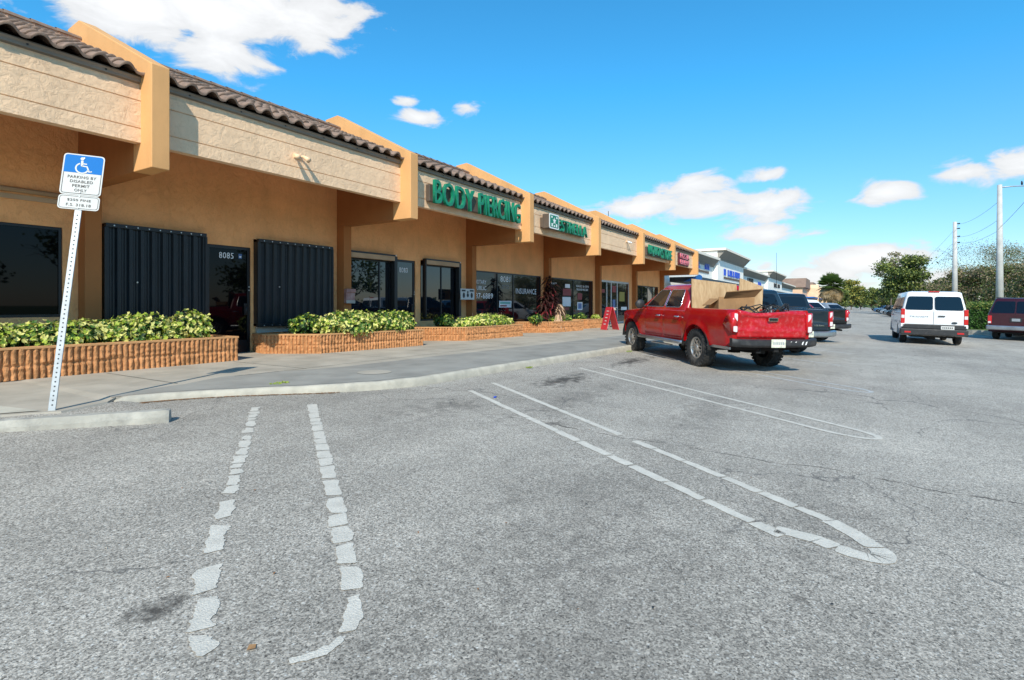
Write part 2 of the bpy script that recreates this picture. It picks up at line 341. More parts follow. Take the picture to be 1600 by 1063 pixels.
clouds=[(67,24.4,10,4.0,1.3),(55,26.4,9.5,3.3,1.25),(60.5,22.4,5.5,2.8,1.2),(61,25.6,12,3.8,1.3),(52,25,4.5,2.2,.7),(74,27,9,2.5,.9),(66,30,14,5,1),(41.8,18.7,2.9,1.0,.9),(42.9,20.3,1.9,.6,.7),(36.8,19.9,1.8,.9,.75),(13.5,11.9,4.2,1.5,.95),(7.1,12.2,3.0,.95,.85),
 (12.5,9.5,6.8,2.2,1.15),(6.5,9.5,4.6,1.8,1.1),(18.5,9.9,6.5,1.5,1.05),(6.8,6.7,4.6,1.1,.95),(-2.4,9.7,3.0,1.5,1.0),(-7.6,10.6,3.0,1.5,.95),(-11.5,10.9,4.2,1.6,1.0),(-1.3,4.0,7.0,1.8,1.3),(3,2.8,7,1.8,.9),(6.8,3.6,2.4,1.2,.7),(-5,2.6,4,1.2,.7),(24,9.8,2.4,.7,.4),(1,1.4,14,1.5,.6),
 (-40,14,9,3,1),(-60,9,14,3,1),(-95,20,14,5,1),(120,16,14,4,1),(160,25,18,5,1),(-130,12,18,4,1)]
dens=None
for (a,e,ra,re,am) in clouds:
    s=N.new('ShaderNodeVectorMath'); s.operation='SUBTRACT'; s.inputs[1].default_value=(a,e,0); L.new(cb.outputs[0],s.inputs[0])
    q=N.new('ShaderNodeVectorMath'); q.operation='MULTIPLY'; q.inputs[1].default_value=(1/ra,1/re,0); L.new(s.outputs[0],q.inputs[0])
    ln=N.new('ShaderNodeVectorMath'); ln.operation='LENGTH'; L.new(q.outputs[0],ln.inputs[0])
    d=wm('MULTIPLY_ADD',ln.outputs['Value'],-.9*am,am*.9)
    dens=d if dens is None else wm('MAXIMUM',dens,d)
dn=wm('ADD',dens,wm('MULTIPLY',wm('SUBTRACT',n1.outputs['Fac'],.5),2.3))
mr=N.new('ShaderNodeMapRange'); mr.interpolation_type='SMOOTHSTEP'; mr.inputs[1].default_value=.04; mr.inputs[2].default_value=.50; L.new(dn,mr.inputs[0])
fac=wm('MULTIPLY',mr.outputs[0],.96)
tint=N.new('ShaderNodeMix'); tint.data_type='RGBA'; tint.blend_type='MULTIPLY'; tint.inputs[0].default_value=1; hz=N.new('ShaderNodeMix'); hz.data_type='RGBA'; hz.inputs[6].default_value=(.92,.96,1.10,1); hz.inputs[7].default_value=(.36,1.34,1.66,1); hm=N.new('ShaderNodeMapRange'); hm.inputs[1].default_value=.0; hm.inputs[2].default_value=.36; L.new(sp.outputs[2],hm.inputs[0]); L.new(hm.outputs[0],hz.inputs[0]); L.new(hz.outputs[2],tint.inputs[7]); L.new(sky.outputs[0],tint.inputs[6])
sh=N.new('ShaderNodeMapRange'); sh.inputs[1].default_value=.1; sh.inputs[2].default_value=1.1; sh.inputs[3].default_value=.74; sh.inputs[4].default_value=1.0; L.new(dn,sh.inputs[0])
cc=N.new('ShaderNodeVectorMath'); cc.operation='SCALE'; cc.inputs[0].default_value=(7.5,7.55,7.6); L.new(sh.outputs[0],cc.inputs['Scale'])
mx=N.new('ShaderNodeMix'); mx.data_type='RGBA'; L.new(fac,mx.inputs[0]); L.new(tint.outputs[2],mx.inputs[6]); L.new(cc.outputs[0],mx.inputs[7])
L.new(mx.outputs[2],bg.inputs[0])


# ------------------------------------------------------------ ground, lot, walk
mb=MB(); mb.poly([(-900,-1500,-.43),(3500,-1500,-.43),(3500,1500,-.43),(-900,1500,-.43)])
structure(mb.build('ground',M['grass'],recalc=False))
mb=MB(); ns=[-60,-40,-20,-12,-9]+[x*.5 for x in range(-17,15)]+[7.0,7.4,8,8.6,9.2]
mb.grid([[(s,n,gz(n)+ (0 if n>-9.1 else -.0)) for n in ns] for s in (-60,-20,0,10,30,60,120,250,700)])
structure(mb.build('parking_lot',M['asphalt'],recalc=False))
curbpts=[(3.04,7.60),(3.57,7.50),(4.42,6.88),(5.2,6.25),(5.83,5.92),(6.52,5.69),(7.83,5.70),(9.67,5.58),(14.46,5.3),(20,5.05),(28,4.95),(60,4.9),(130,4.9)]
def smoothpath(pts,k=3):
    for _ in range(k):
        o=[pts[0]]
        for a,b in zip(pts,pts[1:]):
            o.append((a[0]*.75+b[0]*.25,a[1]*.75+b[1]*.25)); o.append((a[0]*.25+b[0]*.75,a[1]*.25+b[1]*.75))
        o.append(pts[-1]); pts=o
    return pts
cp=smoothpath(curbpts,2)
edge=[(-40,8.0),(1.2,8.0),(2.07,7.78),(2.35,7.42),(3.04,7.62)]+[p for p in cp[1:]]
def offset(pts,d):
    o=[]
    for i,p in enumerate(pts):
        a=pts[max(i-1,0)];b=pts[min(i+1,len(pts)-1)];t=Vector((b[0]-a[0],b[1]-a[1])).normalized()
        o.append((p[0]-t.y*d,p[1]+t.x*d))
    return o
mb=MB(); top=.12
inner=offset(cp,.15)
ed2=[(-40,7.8),(1.2,7.8),(2.0,7.62),(2.42,7.34),(2.95,7.58)]+inner[1:]
mb.grid([[(p[0],p[1],top if i>4 else (.10)) for i,p in enumerate(ed2)],[(p[0],14.0,top) for p in ed2]])
mb.grid([[(p[0],p[1]-.001,top if i>4 else .10) for i,p in enumerate(ed2)],[(p[0],p[1]-(.10 if i<=4 else 0),-.15 if i>4 else -.03) for i,p in enumerate(ed2)]])
structure(mb.build('sidewalk',M['sidewalk'],smooth=False))
mb=MB(); rw=[]
for s_ in (-40,-3,0,.6,1.2,1.6,2.0,2.25,2.5,2.7,2.95,3.1,3.4):
    ny=7.80 if s_<=1.2 else 7.80-(s_-1.2)*.375 if s_<2.42 else 7.34+(s_-2.42)*.45 if s_<2.95 else 7.55; k=0 if s_<3.2 else .07
    rw.append([(s_,ny+.03,.088-k),(s_,ny-.12,.07-k*.8),(s_,ny-.30,.052+.004*math.sin(s_*9)-k*.2),(s_,ny-.55,gz(ny-.55)+.003),(s_,ny-.70,gz(ny-.70)-.01)])
mb.smooth=True; mb.grid(rw); structure(mb.build('asphalt_ramp',M['asphalt'],recalc=False))
# darker asphalt infill between curb and concrete walk
mb=MB(); inr=[p for p in inner if p[0]<75]
outr=[]
for i,p in enumerate(inr):
    t=min(1,max(0,(p[0]-3.0)/1.6)); outr.append((p[0]+.25*t, p[1]+ (.06+1.15*t) + .05*noise.noise(Vector((p[0]*1.3,0,0)))+ (.9 if p[0]>5.5 else .9*max(0,(p[0]-4)/1.5))))
mb.grid([[(p[0],p[1]+.002,top+.004) for p in inr],[(p[0],p[1],top+.004) for p in outr]])
structure(mb.build('walk_infill',M['walkpatch'],recalc=False))
mb=MB(); mb.poly([(-6,8.2,top+.003),(1.25,7.85,top-.012),(2.02,7.68,top-.012),(2.3,7.52,top-.010),(2.05,8.6,top+.004),(1.3,10.4,top+.004),(-6,10.4,top+.004)])
structure(mb.build('walk_slab',M['slab'],recalc=False))
# joints between slabs
mb=MB()
for s in (2.0,4.1,6.3,8.6,11.2,14.0,17.1,20.2,23.5,27): mb.poly([(s,8.3,top+.006),(s+.012,8.3,top+.006),(s+.012,10.6,top+.006),(s,10.6,top+.006)])
mb.poly([(5,8.35,top+.007),(40,7.95,top+.007),(40,7.96,top+.007),(5,8.365,top+.007)])
structure(mb.build('walk_joints',M['under'],recalc=False))
# round cover in walk
mb=MB(); mb.poly([(6.55+.28*math.cos(a*PI/12),6.85+.28*math.sin(a*PI/12),top+.010) for a in range(24)])
tag(mb.build('utility_cover',M['sidewalk'],recalc=False),'round concrete utility cover set in the dark walk behind the curb','cover')
# curb with rounded nose, slightly broken
mb=MB(); rows=[]
fine=[]
for a,b in zip(cp,cp[1:]):
    d=math.dist(a,b); k=max(1,min(14,int(d/.12)))
    for i in range(k): fine.append((a[0]+(b[0]-a[0])*i/k,a[1]+(b[1]-a[1])*i/k))
fine.append(cp[-1]); fin_in=offset(fine,.16)
for i,(p,q) in enumerate(zip(fine,fin_in)):
    j=.014*noise.noise(Vector((p[0]*6,1,0))); h=.127+.010*noise.noise(Vector((p[0]*3,5,0)))
    g=min(1,(p[0]-3.0)/.35+.55); h=h*g+.0
    if abs(p[0]-3.62)<.045: h*=.45
    ux,uy=(q[0]-p[0])/.16,(q[1]-p[1])/.16
    P=lambda d,z:(p[0]+ux*d,p[1]+uy*d,z)
    rows.append([P(j-.01,-.18),P(j,gz(p[1])),P(j+.012,h*.6),P(j+.03,h*.93),P(.06,h),P(.155,h),P(.16,-.1)])
mb.smooth=True; mb.grid(rows)
mb.face(range(len(rows[0])))
structure(mb.build('curb',M['curb']))

# ---- parking lines: worn hairpins made of separate cracked patches
def patchline(name,path,width,plist,mtl='paint_line',rough=.022,seed=0):
    """path: polyline; plist: list of (t0,t1,widthscale) patches in metres along it"""
    mb=MB(); L_=[0]
    for a,b in zip(path,path[1:]): L_.append(L_[-1]+math.dist(a,b))
    def at(t):
        t=max(0,min(L_[-1]-1e-6,t))
        for i in range(len(L_)-1):
            if t<=L_[i+1]: break
        f=(t-L_[i])/(L_[i+1]-L_[i]); a,b=path[i],path[i+1]; d=Vector((b[0]-a[0],b[1]-a[1])).normalized()
        # smooth direction
        return Vector((a[0]+(b[0]-a[0])*f,a[1]+(b[1]-a[1])*f)),Vector((-d.y,d.x))
    for j,(t0,t1,ws) in enumerate(plist):
        n=max(5,int((t1-t0)/.010)); le=[];ri=[]; rj=random.Random(seed*100+j); ta,tb=[rj.uniform(-.3,.3)*min(.05,(t1-t0)*.2)*(rough/.02) for _ in (0,1)]
        for i in range(n+1):
            u=i/n; t=t0+(t1-t0)*u; d0=(t1-t0)*u; d1=(t1-t0)*(1-u); e=min(1,(min(d0,d1)/.02)+.72)
            w_=width*ws*.5*e; sk=(ta*(1-u)+tb*u)
            res=[]
            for sg_,o_ in ((1,.5),(-1,9.5)):
                p,nn=at(t+sg_*sk+(.006*noise.noise(Vector((t*40,o_,seed))) if i in (0,n) else 0))
                a=w_+rough*.9*noise.noise(Vector((t*9,seed+o_,j)))+rough*.35*noise.noise(Vector((t*45,seed+o_,j)))+rough*.2*noise.noise(Vector((t*120,seed+o_,j)))
                q=p+nn*sg_*max(.006,a); res.append((q.x,q.y,gz(q.y)+.004))
            le.append(res[0]); ri.append(res[1])
        mb.grid([le,ri])
    o=mb.build(name,M[mtl],recalc=False); structure(o); return o
def arcpath(p0,p1,p2,p3,n=10):
    o=[]
    for i in range(n+1):
        t=i/n; o.append(tuple((1-t)**3*a+3*(1-t)**2*t*b+3*(1-t)*t*t*c_+t**3*d for a,b,c_,d in zip(p0,p1,p2,p3)))
    return o
def autopatch(L0,L1,lo,hi,gap,seed,ws=1.0,wv=.0):
    r=random.Random(seed); t=L0; o=[]
    while t<L1:
        d=r.uniform(lo,hi); o.append((t,min(L1,t+d),ws*(1+r.uniform(-wv,wv)))); t+=d+r.uniform(*gap)
    return o
pathA=[(3.97,6.19),(2.37,3.97),(1.56,2.84)]+[(1.50,2.74),(1.33,2.46),(1.24,2.29)]+[(1.17,2.10)]
patchline('parking_line',pathA,.092,[(0.0,.24,1.0),(.27,.40,1.05),(.42,.58,1),(.60,.72,1),(.75,1.02,1.05),(1.10,1.30,1),(1.42,1.58,.9),(1.6,1.85,1),(1.87,2.09,1),(2.11,2.33,1),(2.35,2.46,.95),(2.50,2.62,.9),(2.66,2.88,1),(2.90,3.06,1.0),(3.20,3.50,1.05),(3.62,3.98,1.0)],seed=1,rough=.03)
pathA2=[(1.60,2.90),(1.36,2.50),(1.22,2.28),(1.16,2.08)]
patchline('parking_line',pathA2,.105,[(.10,.36,1.1),(.42,.68,1.05),(.72,.86,.8)],seed=4,rough=.032)
pathB=[(4.50,5.82),(2.61,3.14),(1.80,2.02)]+arcpath((1.80,2.02),(1.66,1.84),(1.5,1.72),(1.36,1.82),7)+[(1.22,1.92),(1.14,1.98)]
patchline('parking_line',pathB,.108,[(0,.52,1.0),(.53,.80,1),(.815,1.0,1.02),(1.01,1.15,1),(1.165,1.42,1),(1.44,1.74,1),(1.75,1.93,1.02),(1.94,2.16,1),(2.18,2.40,1.05),(2.41,2.62,1),(2.64,2.95,1.05),(3.0,3.33,1),(3.38,3.66,1.0),(3.68,3.86,1.05),(3.88,4.10,1),(4.13,4.36,.98),(4.40,4.63,.95)],seed=2,rough=.02)
patchline('parking_line',pathB,.075,[(4.69,4.97,.80),(5.01,5.24,.42)],seed=7,rough=.022)
pathC=[(6.61,4.89),(3.72,.36)]; pathC2=[(7.44,5.04),(5.05,1.3)]
patchline('parking_line',pathC,.085,autopatch(0,2.6,.35,.8,(.006,.012),3)+autopatch(2.61,5.36,.28,.5,(.012,.03),5,1.1,.08),seed=3,rough=.010)
patchline('parking_line',[(7.44,5.04),(4.16,.10)],.085,[(0,2.2,1),(2.21,3.55,.95),(4.42-.05,4.75,.8),(4.78,4.98,1),(5.0,5.35,.95),(5.37,5.62,1),(5.64,5.93,1)][:2]+autopatch(3.8,5.9,.25,.45,(.012,.025),8,1.05,.08),seed=6,rough=.010)
patchline('parking_line',[(3.82,.42)]+arcpath((3.80,.20),(3.62,-.12),(3.72,-.20),(3.85,-.13),8)+arcpath((3.85,-.13),(3.98,-.05),(4.05,.0),(4.18,.14),6),.12,autopatch(.0,1.25,.3,.4,(.008,.014),9,1.05,.05),seed=8,rough=.012)
pathD=[(10.22,4.78),(7.15,.32)]+arcpath((7.15,.32),(6.9,-.08),(7.0,-.3),(7.2,-.22),8)+arcpath((7.2,-.22),(7.35,-.14),(7.45,.02),(7.55,.15),5)+[(10.87,4.85)]
patchline('parking_line',pathD,.075,autopatch(0,12,.9,2,(.003,.008),11),seed=11,rough=.006)
pathE=[(14.0,4.75),(10.9,.35)]+arcpath((10.9,.35),(10.6,-.1),(10.7,-.32),(10.9,-.25),8)+arcpath((10.9,-.25),(11.1,-.15),(11.2,.0),(11.3,.15),5)+[(14.55,4.8)]
patchline('parking_line',pathE,.07,autopatch(0,12,.9,2,(.003,.01),12),mtl='paint_faint',seed=12,rough=.012)
patchline('parking_line',[(18.2,4.75),(15.0,.2)],.07,autopatch(0,5.5,.9,2,(.01,.05),13),mtl='paint_faint',seed=13,rough=.015)
patchline('parking_line',[(22.3,4.75),(18.9,0)],.07,autopatch(0,5.8,.9,2,(.01,.05),14),mtl='paint_faint',seed=14,rough=.015)

# wheel stop
ws=empty('wheel_stop',(2.45,6.62,gz(6.6)),math.atan2(6.19-7.01,3.0-1.83),'long weathered concrete wheel stop lying before the leaning disabled parking sign','wheel stop')
mb=MB(); prof=[(-.085,-.03),(-.08,.05),(-.055,.118),(.055,.118),(.08,.05),(.085,-.03)]; rows=[]
for i in range(61):
    x=-1.25+1.93*i/60; e=1 if 0<i<60 else .93
    rows.append([(x,y*e+.005*noise.noise(Vector((x*7,y*20,0))),z*(e if z>0 else 1)+.005*noise.noise(Vector((x*9,y*9,3)))) for y,z in prof])
ids=mb.grid(rows,closed=True); mb.face(ids[0]); mb.face(ids[-1][::-1])
mb.build('concrete_bar',M['wheelstop'],ws)

# ------------------------------------------------------------ tan plaza
WN=12.45; bay=6.1
def fs(k): return 4.51+bay*k      # fin centre line
plaza=empty('shopping_plaza',(4.5,WN,.12),0,'long tan stucco shopping plaza with brown barrel tile roof and projecting fins','building')
plaza_loc=Vector((4.5,WN,.12))
def PB(mb,name,m,parent=None,**k):
    mb.v=[(x-4.5,y-WN,z-.12) for x,y,z in mb.v]; return mb.build(name,m,parent or plaza,**k)
def PBs(mb,name,m,parent,**k):     # a sub-part: same coordinates, parent already sits at the building origin
    mb.v=[(x-4.5,y-WN,z-.12) for x,y,z in mb.v]; return mb.build(name,m,parent,**k)
K0,K1=-2,6
# the wall plane with holes is composed of pieces between openings
openings={ # bay k: list of (s0,s1,z0,z1)
 -1:[(-.8,1.2,1.04,2.70),(1.35,4.13,1.04,2.70)],
 0:[(4.72,6.72,.95,2.86),(6.80,7.86,.12,2.66),(7.93,10.2,.74,2.88)],
 1:[(10.8,12.72,.72,2.80),(12.80,13.75,.12,2.74),(14.0,16.1,.72,2.80)],
 2:[(16.95,22.45,.35,2.62)],
 3:[(23.05,28.5,.35,2.62)],
 4:[(29.2,34.4,.12,2.75)],
 5:[(35.4,40.6,.12,2.62)],
 -2:[]}
mb=MB()
for k in range(K0,K1):
    s0,s1=fs(k)+.14,fs(k+1)-.14; ops=openings.get(k,[])
    x=s0
    for (a,b,z0,z1) in ops:
        mb.box(x,a,WN,WN+.2,.0,4.9); mb.box(a,b,WN,WN+.2,z1,4.9)
        if z0>.13: mb.box(a,b,WN,WN+.2,0,z0)
        x=b
    mb.box(x,s1,WN,WN+.2,0,4.9)
PB(mb,'wall',M['wall'])
mb=MB(); mb.box(fs(K0),fs(K1)-.2,WN+1.6,WN+1.7,0,4.9); mb.box(fs(K0),fs(K1)-.2,WN+.21,WN+1.59,4.90,4.98); PB(mb,'interior_wall',M['under'])
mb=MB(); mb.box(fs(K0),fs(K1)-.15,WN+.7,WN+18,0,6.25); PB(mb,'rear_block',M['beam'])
# trim pipe on left wall
mb=MB(); mb.tube([(-1,WN-.05,3.28),(4.30,WN-.05,3.28)],.045,8); mb.box(-1,4.30,WN-.03,WN,3.12,3.20); PB(mb,'wall_pipe',M['tanbox'])
for k in range(K0,K1+1):
    s=fs(k); hw=.14
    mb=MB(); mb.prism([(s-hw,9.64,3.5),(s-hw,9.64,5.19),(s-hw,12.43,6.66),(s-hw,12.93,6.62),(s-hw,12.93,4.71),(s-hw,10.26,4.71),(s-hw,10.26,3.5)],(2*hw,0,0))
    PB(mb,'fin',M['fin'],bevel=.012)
    mb=MB(); mb.box(s-hw+.002,s+hw-.002,10.262,12.9,3.501,4.708); PB(mb,'beam',M['beam'])  # lower rear of the fin, same paint; shade under the soffit put into colour
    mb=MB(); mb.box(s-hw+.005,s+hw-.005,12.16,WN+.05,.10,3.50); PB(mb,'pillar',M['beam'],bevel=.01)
def tiles(k):
    a,b=fs(k)+.14,fs(k+1)-.14; n=16; pitch=(b-a)/n; nc=9; y0,z0,y1,z1=9.90,5.045,12.40,6.13
    L_=math.hypot(y1-y0,z1-z0); dy,dz=(y1-y0)/L_,(z1-z0)/L_; nyv,nzv=-dz,dy
    mb=MB(); mb.smooth=True; sub=12; r=random.Random(k)
    for c in range(nc):
        t0=L_*c/nc-.03; t1=L_*(c+1)/nc+.03
        for i in range(n):
            j=r.uniform(-.008,.008); tl=r.uniform(-.006,.008)
            def prof(u,lift,thick=0):
                # S tile: high barrel for u in 0..0.62, low pan after
                if u<.62: h=.092*math.sin(PI*u/.62)**.8
                else: h=-.018*math.sin(PI*(u-.62)/.38)
                return h+lift
            rows=[]
            for t,l in ((t0+j,.048+tl),(t0+j+.012,.054+tl),((t0+t1)/2,.025),(t1,.0)):
                row=[]
                for q in range(sub+1):
                    u=q/sub; h=prof(u,l); x=a+(i+u)*pitch
                    row.append((x,y0+dy*t+nyv*h,z0+dz*t+nzv*h))
                rows.append(row)
            front=[]
            for q in range(sub+1):
                u=q/sub; h=prof(u,.048+tl)-.042; x=a+(i+u)*pitch; t=t0+j+.004
                front.append((x,y0+dy*t+nyv*h,z0+dz*t+nzv*h))
            mb.grid([front]+rows)
    o=PB(mb,'roof_tiles',M['tile'],recalc=False)
    # ridge: mortar strip with half-round ridge tiles
    mb=MB(); mb.box(a,b,12.29,12.50,6.02,6.27); PB(mb,'ridge_mortar',M['mortar'])
    mb=MB(); mb.smooth=True; m_=16; pl=(b-a)/m_
    for i in range(m_):
        rows=[]
        for x,rr in ((a+i*pl-.02,.125),(a+i*pl+.0,.128),(a+(i+1)*pl,.105)):
            rows.append([(x,12.38-rr*math.cos(PI*q/8),6.255+rr*.72*math.sin(PI*q/8)) for q in range(9)])
        mb.grid(rows)
    PB(mb,'ridge_tiles',M['tile'])
    # deck under tiles and rear closing
    mb=MB(); mb.prism([(a,9.97,5.02),(a,12.44,6.10),(a,12.44,6.0),(a,10.05,4.93)],(b-a,0,0)); PB(mb,'roof_deck',M['frieze'])
for k in range(K0,K1):
    tiles(k)
    a,b=fs(k)+.14,fs(k+1)-.14
    mb=MB() # fascia with v-grooves
    pr=[(10.0,3.95),(10.0,4.175),(10.022,4.185),(10.0,4.195),(10.0,4.63),(10.022,4.64),(10.0,4.65),(10.0,4.83),(10.045,4.845),(10.06,4.985),(10.20,4.985),(10.20,4.03),(10.16,3.95)]
    mb.prism([(a,y,z) for y,z in pr],(b-a,0,0)); PB(mb,'fascia',M['fascia'])
    mb=MB(); mb.box(a,b,9.995,10.055,4.945,5.045); 
    for i in range(6):
        x=a+.5+i*(b-a-1)/5; mb.cur=1; mb.box(x-.012,x+.012,9.985,9.994,4.975,4.999); mb.cur=0
    PB(mb,'frieze',[M['frieze'],M['plastic']])
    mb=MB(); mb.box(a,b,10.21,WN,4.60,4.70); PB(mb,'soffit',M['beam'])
# ---- openings fill
def framebox(mb,s0,s1,z0,z1,y0,y1,t=.05):
    mb.box(s0,s0+t,y0,y1,z0,z1); mb.box(s1-t,s1,y0,y1,z0,z1); mb.box(s0+t,s1-t,y0,y1,z1-t,z1); mb.box(s0+t,s1-t,y0,y1,z0,z0+t)
def window(s0,s1,z0,z1,fm='blackframe',gm='glass',mull=(),y=WN+.06,t=.05,name='window'):
    mb=MB(); framebox(mb,s0,s1,z0,z1,y-.03,y+.03,t)
    for m in mull: mb.box(m-t/2,m+t/2,y-.028,y+.028,z0+t,z1-t)
    f=PB(mb,name,M[fm])
    g=MB(); xs=[s0+t]+[m for m in mull]+[s1-t]
    for i,(a,b) in enumerate(zip(xs,xs[1:])):
        a2=a+(t/2 if i else 0); b2=b-(t/2 if i<len(xs)-2 else 0); e=.004*(i%2)
        g.box(a2,b2,y-.005,y+.003,z0+t,z1-t)
    PBs(g,'pane',M[gm],f); return f
def door(s0,s1,z1,fm='blackframe',gm='glass',y=WN+.06):
    f=window(s0,s1,.12,z1,fm,gm,y=y,t=.07,name='door')
    mb=MB(); mb.box(s0+.071,s1-.071,y-.025,y+.025,.19,.42); PBs(mb,'kick_rail',M[fm],f); mb=MB(); mb.box(s1-.16,s1-.09,y-.04,y-.026,1.02,1.30); mb.tube([(s1-.125,y-.035,1.25),(s1-.125,y-.085,1.22),(s1-.125,y-.085,1.05),(s1-.125,y-.035,1.02)],.012,6)
    PBs(mb,'handle',M[fm],f)
    for z in (1.62,1.70): mb=MB(); mb.tube([(s1-.035,y-.032,z),(s1-.035,y-.05,z)],.016,8); PBs(mb,'lock',M['screw'],f)
    return f
def shutter(s0,s1,z0,z1,edge='right'):
    y=WN-.16; n=int((s1-s0)/.205); w_=(s1-s0)/n; mb=MB(); rows=[]; xs=[]
    for i in range(n):
        x=s0+i*w_
        for u,d in ((.0,.0),(.16,.0),(.30,.052),(.46,.052),(.50,.040),(.54,.052),(.70,.052),(.84,.0)): xs.append((x+u*w_,y+d))
    xs.append((s1,y))
    mb.grid([[(x,yy,z0) for x,yy in xs],[(x,yy,z1) for x,yy in xs]])
    f=PB(mb,'storm_shutter',M['shutter'],recalc=False)
    mb=MB(); mb.box(s0-.03,s1+.03,y-.03,y+.06,z1-.045,z1+.03); mb.box(s0-.05,s0-.004,y-.02,WN,z0,z1-.046); mb.box(s1+.004,s1+.05,y-.02,WN,z0,z1-.046); mb.box(s0-.05,s1+.05,y-.03,y+.06,z0-.07,z0-.003)
    mb.cur=1
    for i in range(n):
        for z in (z1-.012,z0-.04): mb.tube([(s0+(i+.5)*w_,y-.03,z),(s0+(i+.5)*w_,y-.046,z)],.013,6)
    q=int(n*.25); mb.tube([(s0+(q+.5)*w_,y-.0,1.72),(s0+(q+.5)*w_,y-.02,1.72)],.016,6)
    PBs(mb,'shutter_track',[M['blackframe'],M['screw']],f,smooth=False)
    mb=MB(); mb.box(s0,s1,WN-.06,WN-.01,z0-.22,z0-.075); PBs(mb,'sill',M['dirtywhite'],f)
window(-.8,1.2,1.04,2.70); window(1.35,4.13,1.04,2.70,mull=())
shutter(4.78,6.66,.95,2.83); shutter(7.98,10.16,.80,2.85)
d=door(6.80,7.86,2.66)
text('8085','door_number',M['vinyl'],7.10-4.5,7.45-4.5,2.36-.12,2.50-.12,-.0+.045,d,.004,.005)
mb=MB(); mb.box(7.58,7.66,WN+.05,WN+.054,2.38,2.49); PBs(mb,'sticker',M['vinyl_blue'],d)
mb=MB(); mb.box(7.595,7.645,WN+.047,WN+.0495,2.40,2.44); PBs(mb,'sticker_mark',M['vinyl'],d)
def rollhousing(s0,s1):
    mb=MB(); mb.box(s0,s1,WN-.16,WN-.005,2.66,2.80); mb.cur=1; mb.box(s0-.04,s1+.04,WN-.17,WN-.003,2.803,2.85); mb.box(s1,s1+.13,WN-.15,WN-.004,.85,2.80); mb.box(s0-.05,s0-.002,WN-.15,WN-.004,.85,2.80)
    mb.cur=2; mb.tube([(s1+.03,WN-.17,2.83),(s1+.03,WN-.19,2.83)],.02,6)
    PB(mb,'roller_shutter_housing',[M['tanbox'],M['blackframe'],M['screw']])
window(10.8,12.66,.72,2.66,mull=(12.15,),gm='mirrorglass'); rollhousing(10.86,12.62)
window(14.02,16.06,.72,2.66,mull=(15.15,),gm='mirrorglass'); rollhousing(14.15,15.95)
d=door(12.82,13.75,2.74,gm='mirrorglass')
text('8083','door_number',M['vinyl'],13.03-4.5,13.42-4.5,2.33-.12,2.49-.12,.045,d,.004,.005)
# bay 2 shopfront
f=window(16.95,22.45,.35,2.62,gm='glass2',mull=(18.78,20.02))
def win_text(s,m,x0,x1,z0,z1,par,bold=.003): return text(s,'lettering',M[m],x0-4.5,x1-4.5,z0-.12,z1-.12,.045,par,.004,bold)
win_text('NOTARY','vinyl',17.20,17.98,2.10,2.26,f); win_text('PUBLIC','vinyl',17.20,17.98,1.86,2.02,f)
win_text('287-6889','vinyl',17.05,18.45,1.52,1.74,f,.004)
win_text('8081','vinyl',19.02,19.78,2.24,2.48,f,.006); win_text('INSURANCE','vinyl',20.25,22.05,1.76,2.00,f,.004)
win_text('OFFICE HOURS','vinyl_dim',19.12,19.7,2.05,2.11,f,0); win_text('MON - FRI 9-5','vinyl_dim',19.12,19.7,1.96,2.01,f,0)
mb=MB(); mb.box(18.93,19.88,WN+.045,WN+.05,1.16,1.44); g=PBs(mb,'notice',M['vinyl'],f)
mb=MB(); mb.box(19.0,19.8,WN+.040,WN+.044,1.31,1.40); mb.cur=1; mb.box(19.0,19.5,WN+.040,WN+.044,1.20,1.26); PBs(mb,'notice_print',[M['vinyl_teal'],M['vinyl_red']],f)
# bay 3 shopfront with red posters
f=window(23.05,28.5,.35,2.62,gm='glass2',mull=(26.0,))
for (a,b,z0,z1,c_) in [(24.8,25.75,1.75,2.1,0),(24.75,25.7,1.20,1.68,1),(24.85,25.5,1.0,1.15,0),(26.55,27.1,1.55,1.9,0),(26.5,27.15,1.0,1.42,1),(26.6,27.05,1.06,1.36,2),(25.05,25.6,2.15,2.35,1)]:
    mb=MB(); mb.box(a,b,WN+.045-.002*c_,WN+.05,z0,z1); PBs(mb,'window_poster',M[('vinyl_red','vinyl','vinyl_blue')[c_]],f)
win_text('NAILS & SPA','vinyl',26.4,28.0,2.22,2.34,f); win_text('WALK-INS WELCOME','vinyl',26.4,27.9,2.04,2.16,f); win_text('YOUR SHOP','vinyl',23.2,24.1,2.28,2.38,f)
# bay 4 aluminium entrance
f=window(29.2,34.4,.12,2.75,fm='alu',gm='glass2',mull=(30.6,31.3,32.3),t=.12)
for (a,b,z0,z1,c_) in [(29.5,30.3,2.0,2.2,0),(31.5,32.1,2.05,2.45,0),(32.7,33.6,1.5,2.1,3),(33.0,34.0,.95,1.15,1),(31.55,32.0,.5,1.6,2)]:
    mb=MB(); mb.box(a,b,WN+.045,WN+.05,z0,z1); PBs(mb,'window_poster',M[('vinyl_red','vinyl','vinyl_blue','vinyl_yellow')[c_]],f)
window(35.4,40.6,.12,2.62,gm='glass2',mull=(37.0,38.2))
